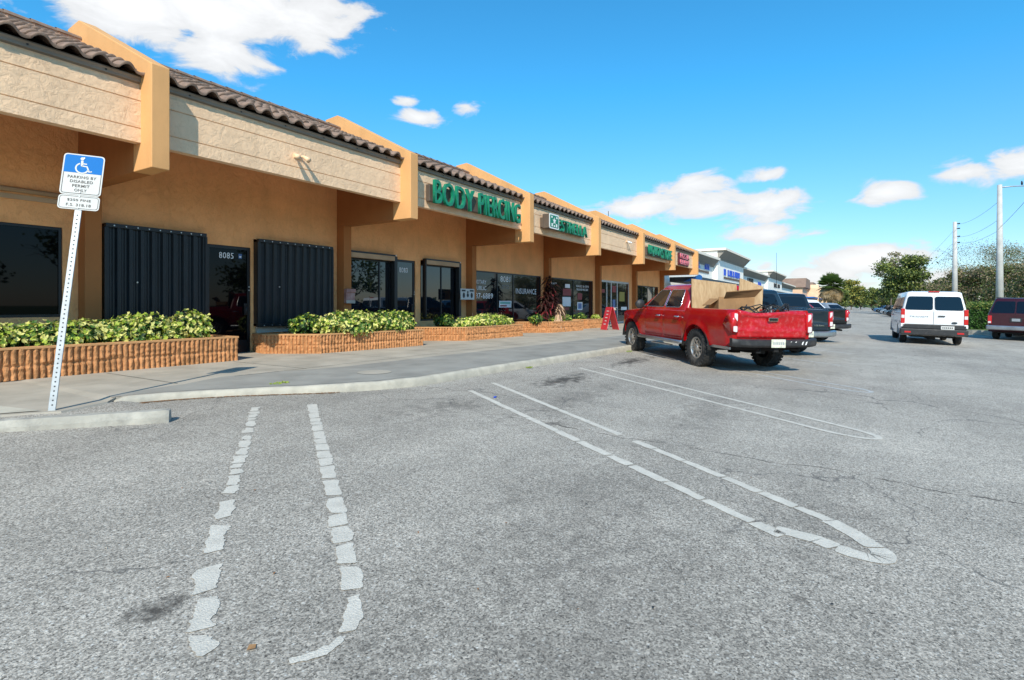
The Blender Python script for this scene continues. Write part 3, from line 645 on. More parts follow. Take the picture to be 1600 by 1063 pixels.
# ---- attached things
def flood(s,z,lab,g='security floodlights on the fascia'):
    t=empty('floodlight',(s,10.0,z),0,lab,'floodlight',g)
    mb=MB(); mb.box(-.09,.09,-.03,0,-.05,.05); mb.build('junction_box',M['fascia'],t,bevel=.008)
    for sx in (-1,1):
        mb=MB(); mb.smooth=True; mb.tube([(sx*.05,-.03,.0),(sx*.09,-.08,.0),(sx*.12,-.16,-.05),(sx*.13,-.22,-.09)],[.018,.03,.045,.06],10); mb.build('lamp_head',M['white'] if s>20 else M['fascia'],t)
flood(7.36,4.42,'cream twin floodlight alone on the blank fascia above the corrugated shutters'); flood(27.2,4.58,'small white floodlight on the blank fascia between the two green signs')
def signboard(name,s0,s1,z0,z1,lab,items,back='raceway',y0=9.72,y1=9.98,extra=None):
    t=empty(name,(s0,10.0,z0),0,lab,'sign')
    mb=MB()
    if back=='raceway': mb.box(0,s1-s0,y1-.14-10,y1-10,(z1-z0)*.10,(z1-z0)*.80)
    else: mb.box(0,s1-s0,y1-.10-10,y1-10,-.02,(z1-z0)+.02)
    mb.build('raceway' if back=='raceway' else 'back_panel',M[back],t,bevel=.01)
    for (st,m,a,b,c_,d_,bold) in items:
        text(st,'lettering',M[m],a-s0,b-s0,c_-z0,d_-z0,y1-.29-10 if back=='raceway' else y1-.2-10,t,.09 if back=='raceway' else .08,bold)
    return t
signboard('shop_sign',11.44,16.04,4.06,4.72,'green raised capital letters of the body piercing sign on tan fascia',[('BODY','green_letter',11.5,13.35,4.06,4.72,.004),('PIERCING','green_letter',13.62,16.04,4.06,4.72,.0)])
t=signboard('shop_sign',17.9,21.6,4.14,4.66,'green letters beside a framed white star emblem, second sign along the tan plaza',[('ESTRELLA','green_letter',18.85,21.6,4.16,4.62,.0)])
mb=MB(); b_=[(0,-.42,0),(.78,-.42,0),(.78,-.42,.56),(0,-.42,.56)]; mb.prism(roundpoly(b_,.08),(0,.012,0)); mb.build('emblem_box',M['white'],t)
mb=MB(); mb.box(.02,.76,-.406,-.12,.02,.54); mb.build('emblem_housing',M['raceway'],t)
mb=MB()
mb.prism(roundpoly([(.05,-.426,.05),(.73,-.426,.05),(.73,-.426,.51),(.05,-.426,.51)],.06),(0,.004,0))
mb.build('emblem_panel',M['green_letter'],t)
mb=MB()
for (cx,cz,r_) in [(.39,.30,.15)]:
    mb.poly([(cx+(r_ if i%2==0 else r_*.42)*math.sin(i*PI/5),-.429,cz+(r_ if i%2==0 else r_*.42)*math.cos(i*PI/5)) for i in range(10)])
mb.box(.16,.26,-.430,-.427,.08,.20); mb.box(.52,.62,-.430,-.427,.08,.20); mb.box(.34,.44,-.430,-.427,.08,.14); mb.box(.14,.24,-.430,-.427,.40,.47); mb.box(.54,.64,-.430,-.427,.40,.47)
mb.build('star_emblem',M['white'],t,recalc=False)
signboard('shop_sign',29.94,34.61,4.02,4.70,'crowded green letters of the liquor store sign on tan fascia',[('LIQUOR','green_letter',30.0,32.3,4.06,4.68,.012),('STORE','green_letter',32.45,34.55,4.06,4.68,.012)])
signboard('shop_sign',36.85,39.3,3.98,4.78,'small maroon panel sign with pink letters in two rows',[('PIZZA','pink_letter',36.95,39.2,4.42,4.76,.01),('BREW','pink_letter',36.95,39.2,4.02,4.34,.01)],back='maroon_panel')
# mailbox and notice
t=empty('mailbox',(10.62,12.14,1.50),0,'faded red metal mailbox fixed on the plaza pillar beside the corrugated shutter','mailbox')
mb=MB(); mb.prism([(-.16,-.1,-.19),(.15,-.1,-.19),(.15,-.1,.21),(-.16,-.1,.21)],(0,.1,0)); mb.build('box',M['red_box'],t,bevel=.012)
mb=MB(); mb.box(-.17,.16,-.13,-.101,.12,.22); mb.build('lid',M['red_box'],t,bevel=.008)
mb=MB(); mb.box(-.165,.155,-.108,-.1005,-.19,-.10); mb.build('lower_rim',M['dirtywhite'],t)
t=empty('notice_sign',(16.05,12.0,1.66),0,'white notice sign with black symbols on the pillar beside the notary window','sign')
mb=MB(); mb.box(-.42,.42,-.02,.0,-.20,.20); mb.build('panel',M['sign_white'],t,bevel=.006)
mb=MB()
for i,x in enumerate((-.24,0,.24)): mb.poly([(x+.07*math.cos(a*PI/8),-.024,-.04+(.10 if i!=1 else .07)*math.sin(a*PI/8)) for a in range(16)])
mb.box(-.36,-.14,-.025,-.021,.10,.16); mb.box(.12,.36,-.025,-.021,.10,.16); mb.box(-.04,.04,-.025,-.021,.03,.12); mb.build('symbols',M['black_letter'],t,recalc=False)
mb=MB(); mb.box(-.36,-.28,.0,.18,-.05,.05); mb.build('bracket',M['plastic'],t)
# roof antenna masts
def mast(s,n,z0,z1,lab):
    mb=MB(); mb.tube([(0,0,0),(0,0,z1-z0)],[.028,.018],6); o=mb.build('antenna_mast',M['plastic'],None); o.location=(s,n,z0); tag(o,lab,'antenna')
mast(32.6,13.2,6.2,7.25,'thin dark antenna mast standing on the tan plaza roof')

# ------------------------------------------------------------ planters
def planter(pts,ztop,lab,seed):
    """pts: outline from wall end to wall end (s,n); ribbed split-face front"""
    t=empty('planter',(pts[1][0],pts[1][1],.12),0,lab,'planter','split-face block planters under the shop windows'); ox,oy=pts[1]
    mb=MB(); rib=.087; h=ztop-.12
    for (a,b) in zip(pts,pts[1:]):
        d=math.dist(a,b); nr=max(2,int(d/rib)); tx,ty=(b[0]-a[0])/d,(b[1]-a[1])/d; nx,ny=ty,-tx   # outward
        nz=11; cols=[]
        for i in range(nr):
            for u,dep in ((.0,-.028),(.10,-.026),(.2,.0),(.42,.012),(.65,.010),(.84,.0),(.93,-.026)):
                cols.append(((i+u)*d/nr,dep))
        cols.append((d,-.028))
        rows=[]
        for j in range(nz+1):
            v=j/nz; z=v*h*.93; jt=-.022 if j==nz//2+0 else 0
            row=[]
            for (q,dep) in cols:
                p=Vector((a[0]+tx*q,a[1]+ty*q,z)); r_=.020*noise.noise(Vector((p.x*9+seed,p.y*9,z*22)))+.010*noise.noise(Vector((p.x*30,p.y*30,z*60))) if dep>-.02 else 0
                o=dep+r_+ (jt if dep>-.02 else 0)
                row.append((p.x+nx*o-ox,p.y+ny*o-oy,z))
            rows.append(row)
        mb.grid(rows)
    mb.build('block_wall',M['planter'],t,recalc=False)
    # cap course
    inn=offset(pts,.16); out=offset(pts,-.012); mb=MB()
    for o_,z in ((out,h*.93),(out,h),(inn,h),(inn,h*.6)): pass
    mb.grid([[(p[0]-ox,p[1]-oy,h*.925) for p in pts],[(p[0]-ox,p[1]-oy,h*.93) for p in out],[(p[0]-ox,p[1]-oy,h*.99) for p in out],[(p[0]-ox,p[1]-oy,h) for p in pts],[(p[0]-ox,p[1]-oy,h) for p in inn],[(p[0]-ox,p[1]-oy,h*.5) for p in inn]])
    mb.build('cap',M['plantercap'],t,recalc=False)
    mb=MB(); mb.poly([(p[0]-ox,p[1]-oy,h*.85) for p in inn]); mb.build('soil',M['soil'],t,recalc=False)
    return t
planter([(.9,12.43),(.9,10.72),(6.52,10.76),(6.52,12.43)],.62,'longest ribbed tan block planter, left of the door numbered 8085',1)
planter([(7.9,12.43),(7.70,11.73),(8.42,10.62),(11.72,10.30),(11.72,12.43)],.58,'ribbed tan planter with angled end, right of the door numbered 8085',2)
planter([(13.75,12.43),(13.1,11.9),(13.95,10.45),(17.25,10.33),(17.25,12.43)],.56,'tan block planter below the notary and phone number lettering',3)
planter([(18.7,12.43),(18.9,11.9),(19.9,10.5),(22.6,10.35),(22.6,12.43)],.58,'tan block planter holding the tall dried red plant',4)
planter([(23.0,12.43),(23.3,11.9),(24.3,10.9),(26.2,10.75),(26.2,12.43)],.58,'smallest tan block planter, behind the red folding board',5)

# ------------------------------------------------------------ white plaza beyond
t=empty('white_plaza',(45,12.5,0),0,'bright white shopping plaza with heavy grey cornices beyond the tan plaza','building')
def WB(mb,name,m,par=None,**k): mb.v=[(x-45,y-12.5,z) for x,y,z in mb.v]; return mb.build(name,m,par or t,**k)
def cornice(s0,s1,y,ztop,hh=.75,proj=.55,ret=0):
    mb=MB(); pr=[(y,ztop-hh-.15),(y-.08,ztop-hh-.15),(y-.08,ztop-hh),(y-.12,ztop-hh),(y-proj,ztop-.28),(y-proj,ztop-.24),(y,ztop-.24)]
    mb.prism([(s0,a,b) for a,b in pr],(s1-s0,0,0)); WB(mb,'cornice',M['cornice'])
    mb=MB(); mb.box(s0-.25,s1+.25,y-proj-.10,y+ret,ztop-.237,ztop); WB(mb,'cornice_cap',M['cornice_top'])
secs=[(42.0,60,12.55,6.2),(60,76,12.1,7.25),(76,100,12.55,6.2),(100,121,12.1,7.1),(121,150,12.6,5.9)]
for (a,b,y,z) in secs:
    mb=MB(); mb.box(a,b,y,y+16,0,z-.3); WB(mb,'wall',M['whitewall'])
    cornice(a,b,y,z,.80 if z<7 else 1.0,.6 if z<7 else .8,3)
for (a,b) in ((60,76),(100,121)):
    mb=MB(); mb.prism([(a,12.1-.95,7.0),(a,12.1-.12,6.1),(a,15,6.1),(a,15,7.0)],(.01,0,0)); 
mb=MB(); mb.box(42.2,150,9.9,12.05,3.05,3.42); WB(mb,'canopy',M['canopy_dark'])
mb=MB(); mb.prism([(41.9,9.6,3.05),(41.9,10.9,3.05),(41.9,9.75,3.55),(41.9,9.6,3.44)],(.28,0,0)); WB(mb,'canopy_edge',M['canopy_blue'])
mb=MB()
for i,s in enumerate([43+4*i for i in range(26)]): mb.box(s,s+2.6,12.05,12.099,.3,2.7)
WB(mb,'window',M['glass2'])
for s in (46,56,66,76,88,100,112,124,138):
    mb=MB(); mb.box(s-.2,s+.2,10.0,10.4,-.1,3.04); WB(mb,'canopy_post',M['whitewall'])
def blocksign(s0,s1,y,z0,z1,m,lab,n,seed,sub=True):
    e=empty('shop_sign',(s0,y,z0),0,lab,'sign','small letter signs on the white plaza'); r=random.Random(seed); mb=MB(); w_=(s1-s0)/n
    for i in range(n):
        if r.random()<.12: continue
        x=i*w_; h=z1-z0; k=r.randint(0,3); st=w_*.22
        mb.box(x+.02,x+.02+st,-.12,-.02,0,h)
        if k!=1: mb.box(x+w_*.78-st,x+w_*.78,-.12,-.02,0,h)
        if k in (0,2): mb.box(x+.03+st,x+w_*.78-st-.01,-.11,-.02,h*.8,h)
        if k in (1,2): mb.box(x+.03+st,x+w_*.78-st*.5,-.11,-.02,0,h*.22)
        if k==3: mb.box(x+.03+st,x+w_*.78-st-.01,-.11,-.02,h*.4,h*.6)
    mb.build('lettering',M[m],e,smooth=False)
    if sub:
        mb=MB(); 
        for i in range(n*2): mb.box(i*w_/2,i*w_/2+w_*.3,-.08,-.02,-.38,-.16)
        mb.build('small_lettering',M['raceway'],e,smooth=False)
blocksign(50.5,58,12.55,4.85,5.45,'blue_letter','blue letter sign nearest the tan plaza, above the dark canopy edge',8,1)
blocksign(63.2,73.0,12.1,4.55,5.25,'blue_letter','wide blue letter sign below the tall raised white parapet',9,2)
blocksign(82,87,12.55,4.2,5.1,'black_letter','black square sign with a line of small letters on the white wall',4,3)
blocksign(92,96,12.55,4.25,4.85,'blue_letter','blue letter sign just right of the black square sign',4,4,False)
blocksign(108,117,12.1,4.5,5.2,'black_letter','farthest black letter sign on the white plaza, toward the brown roofs',8,5,False)
o_=mast(76,8.2,3.4,7.9,'tall thin whip antenna rising before the far end of the white plaza')
# low arcade with stepped gable fronts, brown roofs
for i,(a,b) in enumerate([(172,192),(205,224),(236,258),(275,300),(320,345)]):
    e=empty('gabled_shop',(a,12,0),0,['nearest orange stucco shop with a steep brown roof beyond the white plaza','second orange gabled shop beyond the white plaza','third orange gabled shop beyond the white plaza','fourth orange gabled shop along the far arcade','farthest orange gabled shop, beside the palm'][i],'building','orange gabled shops at the end of the arcade')
    mb=MB(); mb.box(0,b-a,0,15,-.4,6.2); mb.build('wall',M['orange_stucco'],e)
    mb=MB(); mb.prism([(-.6,-.8,6.21),(b-a+.6,-.8,6.21),(b-a-2.0,-.8,8.9),(2.0,-.8,8.9)],(0,15.6,0)); mb.build('roof',M['brownroof'],e)
    mb=MB(); mb.prism([(b-a+.1,-3.0,-.4),(b-a+1.2,-3.0,-.4),(b-a+1.2,-3.0,6.6),(b-a+.6,-3.0,7.6),(b-a+.1,-3.0,6.6)],(0,2.9,0)); mb.build('gable_front',M['fascia'],e)
    mb=MB()
    for q in range(3): mb.box(1.5+q*7,6.5+q*7,-.12,-.02,.2,2.8)
    mb.build('window',M['glass2'],e)
    mb=MB(); mb.box(0,b-a,-2.8,-.15,3.2,3.6); mb.build('awning',M['canopy_blue'],e)
#PART3

# ------------------------------------------------------------ vehicles
def lerp(tab,x):
    if x<=tab[0][0]: return tab[0][1]
    for (a,b),(c_,d) in zip(tab,tab[1:]):
        if x<=c_: return b+(d-b)*(x-a)/(c_-a) if c_>a else d
    return tab[-1][1]
def make_wheel(r,w_,rimr,knobs=False,spokes=6,rimmat='rim',side=1):
    t=MB(); t.smooth=True; prof=[(rimr-.02,-.36),(rimr,-.42),(rimr+.03,-.47),((r+rimr)/2,-.52),(r-.045,-.49),(r-.012,-.42),(r,-.25),(r,.25),(r-.012,.42),(r-.045,.49),((r+rimr)/2,.52),(rimr+.03,.47),(rimr,.42),(rimr-.02,.36)]
    n=40; t.grid([[(p*math.cos(2*PI*i/n),q*w_,p*math.sin(2*PI*i/n)) for p,q in prof] for i in range(n+1)])
    if knobs:
        t.smooth=False
        for i in range(30):
            for j,(y,dy) in enumerate(((-.42,.085),(-.16,.09),(.16,.09),(.42,.085))):
                a=2*PI*(i+(.5 if j%2 else 0))/30; m=Matrix.Rotation(-a,4,'Y')
                t.box(r-.012,r+.006,(y-dy)*w_,(y+dy)*w_,-.026,.026,m)
                if j in (0,3): t.box(r-.075,r-.01,(y*1.10)*w_-.004,(y*1.16)*w_+.004,-.02,.02,m)
    wh=t.build('wheel',M['rubber'])
    s=side; m_=MB(); m_.smooth=True; q=s*w_
    pr=[(rimr,.40*q),(rimr-.012,.43*q),(rimr-.028,.40*q),(rimr-.034,.18*q),(.10,.10*q),(.0,.10*q)]
    m_.cur=1; m_.grid([[(p*math.cos(2*PI*i/n),y,p*math.sin(2*PI*i/n)) for p,y in pr[3:]] for i in range(n+1)])
    m_.cur=0; m_.grid([[(p*math.cos(2*PI*i/n),y,p*math.sin(2*PI*i/n)) for p,y in pr[:4]] for i in range(n+1)])
    m_.smooth=False
    for k in range(spokes):
        for off in (-.07,.07) if spokes<=6 else (0,):
            m=Matrix.Rotation(2*PI*k/spokes,4,'Y')
            y0,y1=sorted((.27*q,.385*q)); wd=.022 if spokes<=6 else .03
            m_.prism([m@Vector((.04,y0,off*.9-.012)),m@Vector((rimr-.02,y0,off*.30-.012)),m@Vector((rimr-.02,y0,off*.30+.012)),m@Vector((.04,y0,off*.9+.012))],(0,y1-y0,0))
    m_.smooth=True; m_.tube([(0,.1*q,0),(0,.38*q,0),(0,.44*q,0)],[.075,.072,.04],14)
    rr=m_.build('rim',[M[rimmat],M['under']],wh); return wh
def dupwheel(w0,parent,loc):
    w_=w0.copy(); C.objects.link(w_); w_.parent=parent; w_.location=loc
    for c_ in w0.children:
        d=c_.copy(); C.objects.link(d); d.parent=w_
    return w_
def vehicle(name,label,cat,s,n,rz,S,group=None,scale=1,slope=True):
    z=gz(n); t=empty(name,(s,n,z),rz,label,cat,group); t.scale=(scale,)*3
    # follow the slope of the lot
    t.rotation_mode='QUATERNION'
    q=Vector((0,0,1)).rotation_difference(Vector((0,-.025,1)).normalized()) if -9<n<7 else Matrix.Identity(3).to_quaternion()
    t.rotation_quaternion=q@Matrix.Rotation(rz,3,'Z').to_quaternion()
    hwt,zb,belt,bed=S['hw'],S['zb'],S['belt'],S.get('bed'); wb,wr=S['wb'],S['wr']; Ra=S.get('arch',wr+.09); paint=M[S['paint']]
    profz=S['prof']; xr,xf=S['xr'],S['xf']; rows_side=11
    def side(x,zz):
        y=lerp(hwt,x)*lerp(profz,zz)
        for xa in (0,wb):
            d=abs(math.hypot(x-xa,zz-wr)-Ra); y+=S.get('flare',.025)*math.exp(-(d/.07)**2)
        return y
    def bot(x):
        z_=zb+ (.16*max(0,(x-(xf-.35))/.35)**2) + (.12*max(0,((xr+.35)-x)/.35)**2)
        for xa in (0,wb):
            if abs(x-xa)<Ra: z_=max(z_,wr+math.sqrt(max(0,Ra*Ra-(x-xa)**2)))
        return z_
    xs=set([xr,xf]); x=xr
    while x<xf: xs.add(round(x,3)); x+=.14
    for xa in (0,wb):
        for k in range(15):
            xs.add(round(xa-Ra*math.cos(PI*k/14),4))
        xs.add(round(xa-Ra-.001,4)); xs.add(round(xa+Ra+.001,4))
    for bx,_ in belt: xs.add(bx)
    if bed: xs|={bed[0],bed[1],bed[1]+.002}
    for k in range(5): xs.add(round(xf-.02-.06*k,3)); xs.add(round(xr+.02+.05*k,3))
    xs=sorted(xs); mb=MB(); mb.smooth=True
    for sy in (1,-1):
        rows=[]
        for x in xs:
            zt=lerp(belt,x); z0=bot(x); r=[(x,0,max(z0,zb)+.0)]
            for k in range(rows_side):
                u=k/(rows_side-1); zz=z0+(zt-z0)*u; r.append((x,sy*side(x,zz),zz))
            h=side(x,zt)
            if bed and bed[0]<=x<=bed[1]: top=[(h-.03,zt+.012),(h-.10,zt+.008),(h-.11,zt-.02),(h-.11,.78),(0,.78)]
            else: top=[(h*.985,zt+.012),(h*.92,zt+.025),(h*.6,zt+.04),(h*.3,zt+.048),(0,zt+.05)]
            r+= [(x,sy*a,b) for a,b in top]; rows.append(r)
        ids=mb.grid(rows); mb.smooth=False; mb.face(ids[0]); mb.face(ids[-1][::-1]); mb.smooth=True
    body=mb.build('body',paint,t)
    em=body.modifiers.new('es','EDGE_SPLIT'); em.split_angle=rad(38)
    # underbody
    mb=MB(); W=lerp(hwt,1.0)
    mb.box(xr+.25,xf-.3,-W*.66,W*.66,zb-.06,zb+.28); mb.box(xr+.3,xf-.4,-.10,.10,zb-.14,zb-.061); mb.tube([(0,-W*.8,wr),(0,W*.8,wr)],.05,8); mb.tube([(0,0,wr-.1),(0,0,wr+.1)],.13,8)
    mb.build('underbody',M['under'],t)
    # doors
    for sy in (1,-1):
        for (x0,x1) in S.get('doors',[]):
            mb=MB(); mb.smooth=True; rows=[]; nx=max(6,int((x1-x0)/.08))
            for i in range(nx+1):
                x=x0+(x1-x0)*i/nx; zt=lerp(belt,x)-.004; z0=max(bot(x)+.05,zb+.06); r=[]
                e0=1 if 0<i<nx else 0
                r.append((x,sy*(side(x,z0)-.01),z0))
                for k in range(10):
                    zz=z0+.004+(zt-z0-.004)*k/9; r.append((x,sy*(side(x,zz)+.009-(0 if e0 else .012)-(.018*math.exp(-((zz-S.get('crease',.78))/.03)**2))*S.get('creaseamt',.6)),zz))
                rows.append(r)
            mb.grid(rows); d=mb.build('door',paint,t)
            hx=x0+.16; zz=lerp(belt,hx)-.13; yy=side(hx,zz)+.008; mb=MB(); mb.smooth=True
            mb.tube([(hx-.10,sy*yy,zz),(hx-.09,sy*(yy+.045),zz),(hx+.08,sy*(yy+.045),zz),(hx+.10,sy*yy,zz)],.016,6); mb.build('handle',M['chrome' if S.get('chromeh') else 'plastic'],d)
    # greenhouse
    g=S['gh']; zt=g['zt']; nL=6; mb=MB(); mb.smooth=True; rings=[]
    def ring(u):
        x0=g['xb0']+(g['xt0']-g['xb0'])*u; x1=g['xb1']+(g['xt1']-g['xb1'])*u; zz=g.get('zb',lerp(belt,(g['xb0']+g['xb1'])/2))+.0
        z_=zz+(zt-zz)*u; hb=side((g['xb0']+g['xb1'])/2,zz)-.012; h=hb+(g['ht']-hb)*u
        return x0,x1,z_,h
    def loop(x0,x1,h,z_,cr,crown=0):
        pts=[]
        for (cx,cy,a0) in ((x1-cr*1.2,h-cr,0),(x0+cr,h-cr,90),(x0+cr,-h+cr,180),(x1-cr*1.2,-h+cr,270)):
            for k in range(5):
                a=rad(a0+22.5*k); rx=cr*1.2 if a0 in (0,270) else cr
                pts.append((cx+rx*math.cos(a),cy+cr*math.sin(a),z_))
        return pts
    for k in range(nL+1):
        x0,x1,z_,h=ring(k/nL); rings.append(loop(x0,x1,h,z_,.09))
    x0,x1,z_,h=ring(1)
    for (ins,dz) in ((.02,.022),(.06,.042),(.16,.058),(.4,.068)): rings.append(loop(x0+ins,x1-ins*1.2,h-ins,zt+dz,.09))
    ids=mb.grid(rings,closed=True); mb.face(ids[-1]); cabm=mb.build('cab' if bed else 'roof',paint,t); em=cabm.modifiers.new('es','EDGE_SPLIT'); em.split_angle=rad(45)
    zz0=rings[0][0][2]
    def sidept(x,u,sy,off=.006):
        _,_,z_,h=ring(u); return (x,sy*(h+off),z_)
    for sy in (1,-1):
        for (xa,xb,xc,xd,u0,u1) in S['wins']:   # bottom rear,bottom front, top front, top rear
            P_=[Vector(sidept(xa,u0,sy)),Vector(sidept(xb,u0,sy)),Vector(sidept(xc,u1,sy)),Vector(sidept(xd,u1,sy))]
            mb=MB(); mb.poly(roundpoly(P_,.06)); mb.build('window',M['carglass'],t,recalc=False)
            if S.get('trim'):
                mb=MB(); q=[p+Vector((0,sy*.001,0)) for p in roundpoly(P_,.06)]; mb.tube(q+[q[0]],.008,5,cap=False); mb.build('window_trim',M[S['trim']],t)
    # windshield and rear glass
    def endglass(front,u0,u1,ya,yb,split=None,rnd=.08):
        P_=[]
        for (yy,u) in ((-ya,u0),(ya,u0),(yb,u1),(-yb,u1)):
            x0,x1,z_,h=ring(u); P_.append(Vector(((x1+.006) if front else (x0-.006),yy*(h-.09),z_)))
        return P_
    mb=MB(); mb.poly(roundpoly(endglass(True,.10,.92,1.0,1.0),.08)); mb.build('windshield',M['carglass'],t,recalc=False)
    for (yl,yr_,u0,u1,rr) in S['rearwins']:
        P_=[]
        for (f_,u) in ((yl,u0),(yr_,u0),(yr_,u1),(yl,u1)):
            x0,x1,z_,h=ring(u); P_.append(Vector((x0-.007,f_*(h-.03),z_)))
        mb=MB(); mb.poly(roundpoly(P_,rr)); mb.build('rear_window',M['carglass'],t,recalc=False)
    # wheels
    ws=S['ws']; tr=S['track']
    wl=make_wheel(wr,ws,S['rimr'],S.get('knobs',False),S.get('spokes',6),S.get('rimmat','rim'),1); wl.parent=t; wl.location=(0,tr,wr)
    dupwheel(wl,t,(wb,tr,wr)); wR=make_wheel(wr,ws,S['rimr'],S.get('knobs',False),S.get('spokes',6),S.get('rimmat','rim'),-1); wR.parent=t; wR.location=(0,-tr,wr); dupwheel(wR,t,(wb,-tr,wr))
    # wheel wells
    for xa in (0,wb):
        for sy in (1,-1):
            mb=MB(); mb.grid([[(xa-(Ra+.03)*math.cos(PI*k/10),sy*yy,wr+(Ra+.03)*math.sin(PI*k/10)) for k in range(11)] for yy in (tr-ws*.8,side(xa,wr+Ra)-.012)])
            mb.face(list(range(11))); mb.build('wheel_well',M['under'],t,recalc=False)
    # mirrors
    mx=g['xb1']-.42; 
    for sy in (1,-1):
        _,_,z_,h=ring(.12); mb=MB(); mb.smooth=True
        mb.tube([(mx,sy*(h-.02),z_),(mx,sy*(h+.10),z_+.01)],.025,6)
        mb.tube([(mx-.06,sy*(h+.19),z_+.06),(mx-.03,sy*(h+.19),z_+.06),(mx+.07,sy*(h+.18),z_+.06),(mx+.11,sy*(h+.17),z_+.06)],[.105,.12,.10,.04],12); mb.build('mirror',M[S.get('mirror','plastic')],t)
    # head lamps + grille simple front
    mb=MB(); zf=lerp(belt,xf); yy=lerp(hwt,xf)
    mb.box(xf-.02,xf+.03,-yy*.5,yy*.5,zb+.22,zf-.06); mb.build('grille',M['plastic'],t,bevel=.01)
    for sy in (1,-1):
        mb=MB(); mb.box(xf-.05,xf+.035,sy*yy*.72-.14,sy*yy*.72+.14,zf-.22,zf-.06); mb.build('headlight',M['taillight_clear'],t,bevel=.02)
    return t,side,ring
PK=dict(hw=[(-1.2,.86),(-1.05,.92),(0,.94),(3.4,.94),(3.9,.90),(4.12,.78)],zb=.50,belt=[(-1.2,1.24),(.50,1.24),(.502,1.17),(2.55,1.17),(3.0,1.15),(3.7,1.10),(4.0,1.02),(4.12,.90)],
  bed=(-1.2,.50),wb=3.30,wr=.40,arch=.50,flare=.032,prof=[(.4,.93),(.55,.965),(.70,.985),(.85,1.0),(1.0,1.0),(1.12,.985),(1.20,.96),(1.26,.93)],xr=-1.2,xf=4.12,
  doors=[(.62,1.50),(1.515,2.50)],gh=dict(xb0=.52,xt0=.62,xb1=2.95,xt1=1.95,zt=1.74,ht=.66),
  wins=[(.78,1.50,1.48,.86,.14,.86),(1.56,2.50,2.02,1.54,.14,.86)],rearwins=[(-.78,.78,.22,.86,.08)],ws=.27,track=.80,rimr=.235,paint='redpaint',knobs=True,chromeh=True,trim='chrome')
def tailgate(t,S,paint,bumper,yel=None,clear=True,dent=False,rail='plastic',flap=True):
    xr=S['xr']; r=random.Random(3)
    # tailgate panel, crumpled on the red truck
    rows=[]; mb=MB(); mb.smooth=True; ny,nz=40,20
    for j in range(nz+1):
        z=.70+.55*j/nz; row=[]
        for i in range(ny+1):
            y=-.755+1.51*i/ny; u=(y+.755)/1.51; d=.0
            # pressed shape: recess in the middle, ledge line at the bottom
            d+= -.012*math.exp(-((z-1.03)/.16)**4)*math.exp(-(y/.60)**8)
            d+= .012*math.exp(-((z-.83-.03*abs(y))/.018)**2)
            zz=z
            if dent:
                sag=.055*math.exp(-((y-.35)/.30)**2)+.035*math.exp(-((y+.1)/.35)**2)
                zz=z-sag*(j/nz)**3
                d+=.05*noise.noise(Vector((y*2.6,z*3,1.7)))*(.3+j/nz)+.012*noise.noise(Vector((y*9,z*9,4)))
                d+=.035*math.exp(-((z-1.17)/.035)**2)*(.6+.4*math.sin(y*5))
            if j==0 or j==nz: d-=.02
            row.append((xr-.035-d,y,zz))
        rows.append(row)
    mb.grid([[(xr+.02,p[1],p[2]) for p in rows[0]]]+rows+[[(xr+.02,p[1],p[2]) for p in rows[-1]]])
    for i in (0,-1):
        mb.grid([[(xr+.02,rw[i][1],rw[i][2]),(rw[i])] for rw in rows])
    tg=mb.build('tailgate',paint,t)
    mb=MB(); mb.box(xr-.060,xr-.03,-.105,.105,1.03,1.10); mb.cur=1; mb.box(xr-.066,xr-.061,-.085,.085,1.042,1.088); mb.build('tailgate_handle',[M['chrome'],M['under']],tg,bevel=.006)
    for sy in (1,-1):
        mb=MB(); mb.cur=0; q_=[[(xr-.05,sy*.775,1.19),(xr-.05,sy*.775,.80)],[(xr-.05,sy*.86,1.205),(xr-.05,sy*.87,.805)],[(xr-.02,sy*.912,1.19),(xr-.02,sy*.918,.82)],[(xr+.10,sy*.935,1.12),(xr+.10,sy*.94,.90)],[(xr+.20,sy*.925,1.02),(xr+.20,sy*.93,.97)]]; mb.smooth=True; mb.grid(q_); mb.grid([[p[0] for p in q_],[(xr+.05,sy*.80,p[0][2]-.01) for p in q_]]); mb.grid([[p[1] for p in q_],[(xr+.05,sy*.80,p[1][2]+.01) for p in q_]]); mb.grid([[q_[0][0],q_[0][1]],[(xr+.04,sy*.775,1.19),(xr+.04,sy*.775,.80)]])
        y0=sy*.9
        l=mb.build('tail_light',M['taillight'],t)
        mb=MB(); mb.prism(roundpoly([(xr-.058,sy*.785,.93),(xr-.056,sy*.868,.93),(xr-.056,sy*.868,.825),(xr-.058,sy*.785,.815)],.02),(.02,0,0))
        if clear: mb.prism(roundpoly([(xr-.058,sy*.782,1.17),(xr-.056,sy*.85,1.18),(xr-.058,sy*.85,1.10),(xr-.058,sy*.782,1.02)],.02),(.02,0,0))
        mb.build('lens',M['taillight_clear'],l)
    mb=MB(); mb.smooth=True
    for zz,dx in ((.62,0),): pass
    prof=[(-.02,.52),(-.15,.53),(-.19,.57),(-.185,.655),(-.16,.675),(-.02,.68)]; rows=[]
    for i in range(31):
        y=-.93+1.86*i/30; e=(abs(y)/.93)**6; w_=.012*noise.noise(Vector((y*3,0,2)))*(1.5 if dent else 0)
        rows.append([(xr+a*(1-.45*e)-.02,y,b+.03*e+w_) for a,b in prof])
    ids=mb.grid(rows,closed=True); mb.smooth=False; mb.face(ids[0]); mb.face(ids[-1][::-1]); bp=mb.build('bumper',bumper,t); em=bp.modifiers.new('es','EDGE_SPLIT'); em.split_angle=rad(40)
    mb=MB(); mb.box(xr-.222,xr-.212,-.155 ,.155,.53,.69) ; pl=mb.build('licence_plate',M['plate'],t,bevel=.004)
    mb=MB(); mb.box(-.05,.05,-.06,.06,0,0) if False else None
